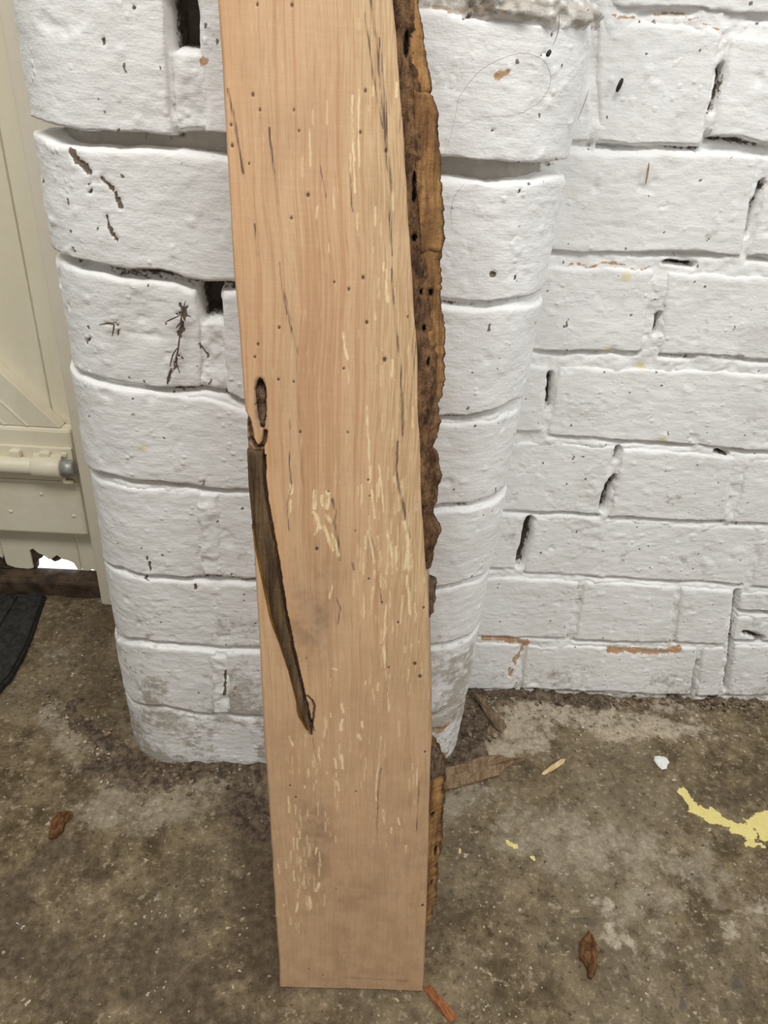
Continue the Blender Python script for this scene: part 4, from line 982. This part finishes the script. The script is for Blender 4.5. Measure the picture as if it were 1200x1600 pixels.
    # back face as strips between the left and right rings
    Lr = [nf + n - 1 - i for i in range(nv - 2)]      # left column bottom-up (without corners)
    Lr = [nf] + Lr + [nf + nu - 1 + nv - 1 + nu - 1]
    Rr = [nf + nu - 1 + i for i in range(nv)]
    Lr = np.array(Lr[:nv]); Rr = np.array(Rr)
    bf = np.stack([Lr[:-1], Lr[1:], Rr[1:], Rr[:-1]], -1)
    z0 = np.zeros(n)
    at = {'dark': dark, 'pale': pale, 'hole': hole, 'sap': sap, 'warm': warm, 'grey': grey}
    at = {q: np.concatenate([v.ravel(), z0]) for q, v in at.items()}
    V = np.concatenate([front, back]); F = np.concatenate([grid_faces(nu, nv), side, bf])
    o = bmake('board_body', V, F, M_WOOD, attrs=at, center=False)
    return o
BODY = board_body()

def strip(name, v0, v1, xin, xout, win, wout, thick, mat, seed, jag=0.0012, rough=0.0012, nu=16, dv=0.0012, holes=(), label=None, dark_edge=0.0, crown=0.0):
    """bark-like slab running along the board: inner and outer edge as functions of v"""
    nv = max(8, int((v1 - v0) / dv)); v = np.linspace(v0, v1, nv)
    a, b = np.meshgrid(np.linspace(0, 1, nu), v, indexing='ij')
    xi = xin(v); xo = np.maximum(xout(v) + jag * (fbm(v, 0 * v + seed, 130, seed, 4, 0.65) + 0.45 * fbm(v, 0 * v + seed, 600, seed + 5, 2)), xi + 0.0006)
    X = xi[None] + a * (xo - xi)[None]
    W = win + a * (wout - win) + rough * fbm(X, b, 120, seed + 3, 4) + crown * np.sin(math.pi * a)
    Bv = b + 0.0015 * fbm(X, b * 0 + seed, 200, seed + 9, 3) * (np.abs(2 * (b - v0) / (v1 - v0) - 1) > 0.93)
    edge = np.maximum(sstep(0.12, 0.0, 1 - a), np.maximum(sstep(0.0025, 0, b - v0), sstep(0.0025, 0, v1 - b)))
    W = W - edge ** 3 * thick * 0.25
    hl0 = 0.75 * sstep(0.16, 0.02, (1 - a) + 0.10 * fbm(X, b, 130, seed + 19, 3)) * dark_edge
    hl = hl0.copy()
    for hx, hv, rx, rv in holes:
        m = sstep(1.15, 0.8, np.hypot((X - hx) / rx, (b - hv) / rv)); hl = np.maximum(hl, m)
    W = W - (hl > 0.8) * hl * min(thick * 0.5, 0.004)
    top = np.stack([X, Bv, W], -1).reshape(-1, 3); bot = top.copy(); bot[:, 2] = np.minimum(top[:, 2] - thick * 0.6, (win + a * (wout - win)).ravel() - thick)
    N = nu * nv; idx = np.arange(N).reshape(nu, nv)
    ring = np.concatenate([idx[:, 0], idx[-1, 1:], idx[::-1, -1][1:], idx[0, ::-1][1:-1]]); r2 = np.roll(ring, -1)
    F = np.concatenate([grid_faces(nu, nv), grid_faces(nu, nv, True) + N, np.stack([ring, ring + N, r2 + N, r2], -1)])
    z = np.zeros(N)
    o = bmake(name, np.concatenate([top, bot]), F, mat, attrs={'hole': np.concatenate([hl.ravel(), z])})
    if label: o['label'] = label
    return o
MIDs = MID[::-1]
def f_right(v): return pint(PR, v)
def tb(t): 
    t = sorted(t, key=lambda q: q[1]); return lambda v: np.interp(v, [q[1] for q in t], [q[0] for q in t])
mid = tb(MID + [(0.0210, BL + 0.01)])
a1 = tb(A1 + [(0.0290, BL + 0.01)]); a2 = tb(A2 + [(0.0745, 0.5600)]); a3 = tb(A3)
# crumbly rotten layer right behind the face edge, top part of the board
strip('rotten_edge', 0.366, BL, lambda v: f_right(v) - 0.003, lambda v: mid(v) + 0.003, -0.0025, -0.016, 0.010, M_ROT, 17, 0.0016, 0.0030, 26,
      holes=[(0.0470, 0.6593, 0.0016, 0.0065), (0.0565, 0.5955, 0.0012, 0.0050), (0.0570, 0.5890, 0.0013, 0.0045), (0.0590, 0.5670, 0.0016, 0.0020), (0.0655, 0.5385, 0.0010, 0.0014), (0.0690, 0.5190, 0.0012, 0.0016), (0.0615, 0.6250, 0.001, 0.004), (0.0735, 0.500, 0.001, 0.003)], label='dark brown worm-eaten layer below the face edge')
# slabs of tan inner bark
strip('bark_slab', 0.6385, BL, lambda v: mid(v) - 0.002, lambda v: a1(v), -0.013, -0.022, 0.007, M_BARK, 27, 0.0016, 0.0014, 18, dark_edge=1, holes=[(0.0470, 0.6593, 0.0017, 0.0062)])
strip('bark_slab', 0.5600, 0.6395, lambda v: mid(v) - 0.001, lambda v: a2(v), -0.012, -0.021, 0.007, M_BARK, 37, 0.0016, 0.0014, 18, dark_edge=1)
strip('bark_slab', 0.4705, 0.5630, lambda v: mid(v) - 0.002, lambda v: a3(v), -0.013, -0.022, 0.007, M_BARK, 47, 0.0018, 0.0014, 18, dark_edge=1, holes=[(0.0712, 0.5385, 0.0022, 0.0018)])
d1 = tb(D1); d2 = tb(D2); e1 = tb(E_); c1 = tb(Cc)
strip('bark_crust', 0.4165, 0.4455, lambda v: mid(v) - 0.004, lambda v: d1(v), -0.013, -0.022, 0.009, M_CRUST, 57, 0.0018, 0.0026, 14)
strip('bark_crust', 0.4640 - 0.012, 0.4700, lambda v: mid(v) - 0.004, lambda v: mid(v) + 0.0028, -0.013, -0.020, 0.009, M_CRUST, 61, 0.0018, 0.0026, 14)
strip('bark_crust', 0.3760, 0.3985, lambda v: mid(v) - 0.004, lambda v: d2(v), -0.012, -0.021, 0.009, M_CRUST, 67, 0.0020, 0.0026, 14)
strip('bark_crust', 0.3255, 0.3560, lambda v: f_right(v) - 0.002, lambda v: e1(v), -0.012, -0.022, 0.009, M_CRUST, 77, 0.0014, 0.0022, 14)
strip('bark_slab', 0.0370, 0.2255, lambda v: f_right(v) - 0.002, lambda v: c1(v), -0.010, -0.022, 0.009, M_BARK, 87, 0.0030, 0.0016, 18, dark_edge=1, holes=[(0.1150, 0.128, 0.0012, 0.0045), (0.1085, 0.165, 0.0012, 0.0025), (0.1145, 0.097, 0.0010, 0.003)])
strip('bark_crust', 0.1990, 0.2280, lambda v: f_right(v) + 0.0005, lambda v: c1(v) + 0.0006, -0.009, -0.019, 0.006, M_CRUST, 97, 0.0014, 0.0020, 12)

# strip of ingrown bark on the left of the face, with its amber border, and the small knot plug
gl = tb(GL); gr = tb(GR)
strip('ingrown_bark', 0.2452, 0.4425, lambda v: np.maximum(gl(v), pint(PL, v) - 0.0002), lambda v: gr(v) - 0.0004, 0.0006, 0.0007, 0.004, M_INCL, 107, 0.0003, 0.0006, 22, 0.0010, label='strip of dark ingrown bark', crown=0.0016)
strip('amber_border', 0.2460, 0.3950, lambda v: gl(v) - 0.0008 - 0.0009 * sstep(0.31, 0.33, v) * sstep(0.40, 0.35, v) - 0.0010 * sstep(0.27, 0.262, v), lambda v: gl(v) + 0.0004, 0.00025, 0.0006, 0.002, M_AMBER, 117, 0.0002, 0.0002, 6, 0.0010, label='thin amber border of the ingrown bark')
strip('knot_plug', 0.4565, 0.4835, lambda v: np.interp(v, [0.4565, 0.467, 0.478, 0.4835], [-0.0222, -0.0246, -0.0257, -0.0242]), lambda v: np.interp(v, [0.4565, 0.467, 0.478, 0.4835], [-0.0206, -0.0196, -0.0204, -0.0222]), -0.0030, -0.0035, 0.003, M_CRUST, 127, 0.0006, 0.0022, 14, 0.0008, label='dark dead knot')

# ------------------------------------------------------------------ things on the floor
def rnd_rock(rng, r, n=6):
    pts = []; m = []
    return None
def chip(name, outline, z0, thick, mat, seed, label, cat, tilt=(0, 0), dome=0.0, group=None):
    """thin irregular chip: outline (x, y) polygon, filled as a fan with raised, noisy top"""
    c = np.mean(np.array(outline), 0); rng = random.Random(seed)
    pts = []
    n = len(outline)
    for i in range(n):
        p = np.array(outline[i]); q = np.array(outline[(i + 1) % n])
        for t in (0, 0.34, 0.67): pts.append(p + (q - p) * t + np.array([rng.uniform(-1, 1), rng.uniform(-1, 1)]) * 0.03 * np.linalg.norm(q - c) * (t > 0))
    N = len(pts); V = []; F = []
    rings = (1.0, 0.8, 0.5)
    for k, s in enumerate(rings):
        for p in pts:
            q = c + (p - c) * s; V.append((q[0], q[1], thick * (0.55 if k == 0 else 0.95 + 0.2 * rng.uniform(-1, 1)) + dome * (1 - s * s)))
    V.append((c[0], c[1], thick + dome))
    for p in pts: V.append((c[0] + (p - c)[0] * 0.97, c[1] + (p - c)[1] * 0.97, 0.0))
    bo = len(rings) * N + 1
    for k in range(2):
        for i in range(N): F.append([k * N + i, k * N + (i + 1) % N, (k + 1) * N + (i + 1) % N, (k + 1) * N + i])
    for i in range(N):
        F.append([2 * N + i, 2 * N + (i + 1) % N, 3 * N]); F.append([bo + i, bo + (i + 1) % N, (i + 1) % N, i])
    F.append([bo + i for i in range(N)][::-1])
    V = np.array(V); V[:, 2] += z0 + (V[:, 0] - c[0]) * tilt[0] + (V[:, 1] - c[1]) * tilt[1]
    V[:, 2] -= 0
    o = make_obj(name, V, F, mat, None, smooth=False); tag(o, label, cat, group); return o
chip('bark_chip', [(0.2366, -0.1632), (0.2398, -0.1680), (0.2412, -0.1770), (0.2378, -0.1880), (0.2330, -0.1985), (0.2290, -0.2030), (0.2262, -0.2015), (0.2270, -0.1940), (0.2235, -0.1850), (0.2260, -0.1740)], -0.0015, 0.0055, M_CHIP, 3, 'dark brown bark chip alone on the concrete, right of the board', 'bark chip', dome=0.004)
chip('bark_chip', [(-0.2560, -0.0640), (-0.2490, -0.0600), (-0.2435, -0.0610), (-0.2425, -0.0660), (-0.2465, -0.0720), (-0.2455, -0.0800), (-0.2500, -0.0880), (-0.2555, -0.0885), (-0.2580, -0.0800), (-0.2595, -0.0710)], -0.0015, 0.0060, M_CHIP, 5, 'dark brown bark chip on the concrete, left of the board', 'bark chip', dome=0.005)
chip('bark_chip', [(0.0870, -0.2095), (0.0925, -0.2080), (0.0950, -0.2100), (0.1120, -0.2300), (0.1110, -0.2330), (0.1070, -0.2345), (0.1030, -0.2320), (0.0885, -0.2140)], -0.0022, 0.0040, M_REDCHIP, 7, 'reddish brown bark splinter at the lower right corner of the board', 'bark chip', dome=0.001)
chip('weathered_offcut', [(0.1150, -0.0020), (0.1350, 0.0060), (0.1700, 0.0205), (0.1880, 0.0225), (0.1960, 0.0180), (0.2170, 0.0190), (0.2150, 0.0160), (0.1940, 0.0080), (0.1840, -0.0040), (0.1520, -0.0150), (0.1230, -0.0240), (0.1120, -0.0250)], -0.001, 0.0060, M_SLAT, 9, 'thin weathered brown strip of wood lying beside the foot of the pier', 'offcut')
chip('wood_stick', [(0.1690, 0.1040), (0.1795, 0.0990), (0.1900, 0.0850), (0.2040, 0.0640), (0.1960, 0.0550), (0.1880, 0.0620), (0.1790, 0.0800)], 0.002, 0.0050, M_STICK, 11, 'short grey-brown offcut lying in the corner between pier and wall', 'wood offcut', tilt=(-0.10, 0.16))
chip('wood_splinter', [(0.2305, -0.0010), (0.2322, 0.0025), (0.2450, 0.0125), (0.2570, 0.0205), (0.2625, 0.0205), (0.2590, 0.0150), (0.2470, 0.0070), (0.2345, -0.0005)], -0.0008, 0.0022, M_SPLINT, 13, 'pale yellow wood splinter on the concrete beside the weathered wood strip', 'wood splinter')
chip('paint_flake', [(0.3640, 0.0240), (0.3665, 0.0285), (0.3730, 0.0300), (0.3800, 0.0275), (0.3815, 0.0215), (0.3775, 0.0175), (0.3750, 0.0125), (0.3690, 0.0110), (0.3655, 0.0165)], -0.0012, 0.0016, M_FLAKE, 15, 'white paint flake on the concrete, near the straight brick wall', 'paint flake', dome=0.001)
# hairs, rootlets, husks caught on the paint
def fibre(name, pts, r, mat, label, cat, group=None, n=5):
    P = [Vector(p) for p in pts]; Q = []
    for i in range(len(P) - 1):
        p0, p1, p2, p3 = P[max(i - 1, 0)], P[i], P[i + 1], P[min(i + 2, len(P) - 1)]
        for k in range(4):
            t = k / 4; Q.append(0.5 * ((2 * p1) + (p2 - p0) * t + (2 * p0 - 5 * p1 + 4 * p2 - p3) * t * t + (3 * p1 - p0 - 3 * p2 + p3) * t ** 3))
    Q.append(P[-1]); m = len(Q)
    V, F = tube(Q, r, n, [0.45 + 0.55 * min(1, 4 * min(i, m - 1 - i) / m) for i in range(m)])
    o = make_obj(name, np.array(V), F, mat, None); tag(o, label, cat, group); return o
fibre('hair', [(0.0515, -0.003, 0.5859), (0.0549, -0.003, 0.6002), (0.0564, -0.003, 0.6123), (0.0575, -0.003, 0.6191), (0.0661, -0.003, 0.6312), (0.0766, -0.003, 0.6384), (0.0891, -0.003, 0.6429), (0.0994, -0.0021, 0.6424), (0.1065, -0.0004, 0.6391), (0.1107, 0.0011, 0.6329), (0.1104, 0.001, 0.6263), (0.1057, -0.0006, 0.6193), (0.0968, -0.0025, 0.6137), (0.0889, -0.003, 0.6111), (0.0753, -0.003, 0.6097), (0.0641, -0.003, 0.6054), (0.0583, -0.003, 0.6015)], 0.00013, M_GREYHAIR, 'long grey hair curled in a loop on the pier, right of the board', 'hair')
fibre('hair', [(0.0671, -0.003, 0.5724), (0.0615, -0.003, 0.5645), (0.0602, -0.003, 0.5548), (0.0621, -0.003, 0.5471)], 0.00012, M_GREYHAIR, 'short curved grey hair on the pier below the looped hair', 'hair')
ROOTE = fibre('dry_rootlet', [(-0.1136, -0.004, 0.4856), (-0.1169, -0.004, 0.4756), (-0.1186, -0.004, 0.4642), (-0.1214, -0.004, 0.4501), (-0.1233, -0.004, 0.4429), (-0.1213, -0.004, 0.4334)], 0.0006, M_HAIR, 'branched dry brown rootlet stuck to the pier, left of the board', 'rootlet')
for q in ([(-0.1178, -0.004, 0.4756), (-0.1241, -0.004, 0.4724), (-0.1278, -0.004, 0.4704)], [(-0.1168, -0.004, 0.477), (-0.1107, -0.004, 0.4752)], [(-0.1213, -0.004, 0.4525), (-0.1253, -0.004, 0.4466), (-0.1279, -0.004, 0.4378)], [(-0.1177, -0.004, 0.4711), (-0.1215, -0.004, 0.4663)], [(-0.1174, -0.004, 0.4791), (-0.1146, -0.004, 0.4713)]):
    o = fibre('side_root', q, 0.0005, M_HAIR, None, None); o.location = Vector(o.location) - ROOTE.location; o.parent = ROOTE
fibre('dry_rootlet', [(-0.127, -0.004, 0.4369), (-0.1294, -0.004, 0.4304), (-0.1308, -0.004, 0.4244)], 0.0010, M_HAIR, 'short thick brown rootlet below the branched one, at the brick edge', 'rootlet')
fibre('dry_rootlet', [(-0.1743, -0.0027, 0.4646), (-0.1643, -0.004, 0.4665), (-0.166, -0.0039, 0.4577)], 0.0006, M_HAIR, 'hooked brown rootlet on the left rounded side of the pier', 'rootlet')
fibre('dry_rootlet', [(0.109, -0.0006, 0.6635), (0.1102, -0.0002, 0.6551), (0.1083, -0.0008, 0.6481)], 0.0002, M_HAIR, 'fine dark thread hanging down at the top right of the pier', 'rootlet')
fibre('dry_rootlet', [(0.1425, 0.0280, 0.6289), (0.1402, 0.0240, 0.621), (0.1365, 0.0185, 0.6121)], 0.0002, M_HAIR, 'fine dark thread slanting along the right rounded corner of the pier', 'rootlet')
fibre('straw_stalk', [(0.2242, 0.113, 0.5848), (0.2250, 0.1125, 0.578), (0.2258, 0.113, 0.5699)], 0.0007, M_STRAW, 'short dry straw stalk stuck upright on the straight wall', 'straw')
fibre('husk', [(0.1892, 0.113, 0.6380), (0.1881, 0.1125, 0.634), (0.1869, 0.113, 0.6292)], 0.0016, M_SEED, 'black oval husk on the straight wall near the pier', 'husk', n=8)
fibre('husk', [(0.1076, -0.0005, 0.6460), (0.1067, -0.0010, 0.6445), (0.1058, -0.0009, 0.6428)], 0.0013, M_SEED, 'tiny dark husk at the end of the hanging thread', 'husk', n=8)

# rubber mat at the door
MAT = empty('rubber_mat', (-0.47, 0.17, 0.0), 'black rubber mat on the floor in front of the plank door', 'mat')
mp = [(-0.3870, 0.2560), (-0.3790, 0.2050), (-0.3720, 0.1583), (-0.3705, 0.1082), (-0.3765, 0.0820), (-0.3900, 0.0700), (-0.70, 0.0700), (-0.70, 0.2560)]
def flat_prism(pts, z0, z1):
    n = len(pts); v = [(x, y, z0) for x, y in pts] + [(x, y, z1) for x, y in pts]
    return v, [list(range(n))[::-1], list(range(n, 2 * n))] + [[i, (i + 1) % n, (i + 1) % n + n, i + n] for i in range(n)]
def cpart(name, vf, mat, parent, bev=0.0):
    o = make_obj(name, np.array(vf[0]), vf[1], mat, None, smooth=False); loc = Vector(o.location); o.parent = parent; o.location = loc - Vector(parent.location)
    if bev: bevel(o, bev)
    return o
mpp = mp if sum(mp[i][0] * mp[(i + 1) % 8][1] - mp[(i + 1) % 8][0] * mp[i][1] for i in range(8)) > 0 else mp[::-1]
cpart('mat_base', flat_prism(mpp, -0.002, 0.0065), M_RUBBER, MAT, 0.002)
rim = [(-0.3885, 0.2550), (-0.3805, 0.2050), (-0.3735, 0.1583), (-0.3720, 0.1082), (-0.3780, 0.0830)]
inn = [(x - 0.017, y) for x, y in rim]
cpart('mat_rim', flat_prism((rim + inn[::-1])[::-1], 0.0055, 0.0110), M_RUBBER, MAT, 0.002)
for k in range(7):
    xx = -0.425 - 0.034 * k
    cpart('mat_rib', flat_prism([(xx, 0.075), (xx + 0.011, 0.075), (xx + 0.004, 0.250), (xx - 0.007, 0.250)], 0.0055, 0.0085), M_RUBBER, MAT, 0.001)

# ------------------------------------------------------------------ mortar rubble and grit along the foot of the masonry
def rubble(name, spots, seed, label):
    rng = np.random.default_rng(seed)
    base = np.array([(1, 0, 0), (-1, 0, 0), (0, 1, 0), (0, -1, 0), (0, 0, 1), (0, 0, -1)], float)
    bf = np.array([(0, 2, 4), (2, 1, 4), (1, 3, 4), (3, 0, 4), (2, 0, 5), (1, 2, 5), (3, 1, 5), (0, 3, 5)])
    Vs, Fs, T = [], [], []; k = 0
    for (pts, wd, n, rmin, rmax, t0, t1) in spots:
        pts = np.array(pts)
        seg = rng.integers(0, len(pts) - 1, n); t = rng.random(n)
        c = pts[seg] + (pts[seg + 1] - pts[seg]) * t[:, None] + rng.normal(0, wd, (n, 2))
        for i in range(n):
            r = rmin * (rmax / rmin) ** (rng.random() ** 2)
            sc = r * rng.uniform(0.6, 1.25, 3) * np.array([1, 1, 0.65])
            q = rng.normal(size=(3, 3)); Q, _ = np.linalg.qr(q)
            v = (base * rng.uniform(0.75, 1.2, (6, 1))) @ Q * sc + np.array([c[i, 0], c[i, 1], r * 0.15])
            Vs.append(v); Fs.append(bf + k); k += 6; T.append(np.full(6, rng.uniform(t0, t1)))
    o = make_obj(name, np.concatenate(Vs), np.concatenate(Fs), M_RUBBLE, None, smooth=False, attrs={'tone': np.concatenate(T)})
    tag(o, label, 'rubble', kind='stuff'); return o
rubble('mortar_rubble', [
    ([(-0.245, 0.008), (-0.19, -0.020), (-0.14, -0.012), (-0.07, -0.008)], 0.010, 520, 0.0008, 0.0042, 0.0, 0.65),
    ([(-0.32, 0.085), (-0.27, 0.045), (-0.235, 0.010), (-0.21, -0.03)], 0.010, 240, 0.0008, 0.0035, 0.3, 1.0),
    ([(-0.235, 0.05), (-0.24, 0.12)], 0.010, 60, 0.0008, 0.003, 0.0, 0.5)], 5, 'dark crumbs and mortar grit at the left foot of the pier')
rubble('mortar_rubble', [
    ([(0.165, 0.105), (0.17, 0.06), (0.145, 0.02), (0.125, 0.0)], 0.011, 330, 0.0008, 0.0045, 0.0, 0.75),
    ([(0.18, 0.110), (0.30, 0.110), (0.45, 0.110), (0.60, 0.112)], 0.007, 700, 0.0008, 0.0042, 0.0, 0.7),
    ([(0.20, 0.085), (0.32, 0.075), (0.46, 0.085)], 0.018, 420, 0.0006, 0.0030, 0.35, 1.0)], 6, 'dark crumbs and pale mortar grit along the foot of the straight wall')
rubble('floor_grit', [([(-0.45, -0.17), (0.0, -0.19), (0.45, -0.19)], 0.05, 420, 0.0004, 0.0012, 0.1, 1.0), ([(0.13, -0.235), (0.15, -0.23)], 0.012, 40, 0.0005, 0.0014, 0.7, 1.0)], 7, 'fine loose grit scattered over the concrete floor')
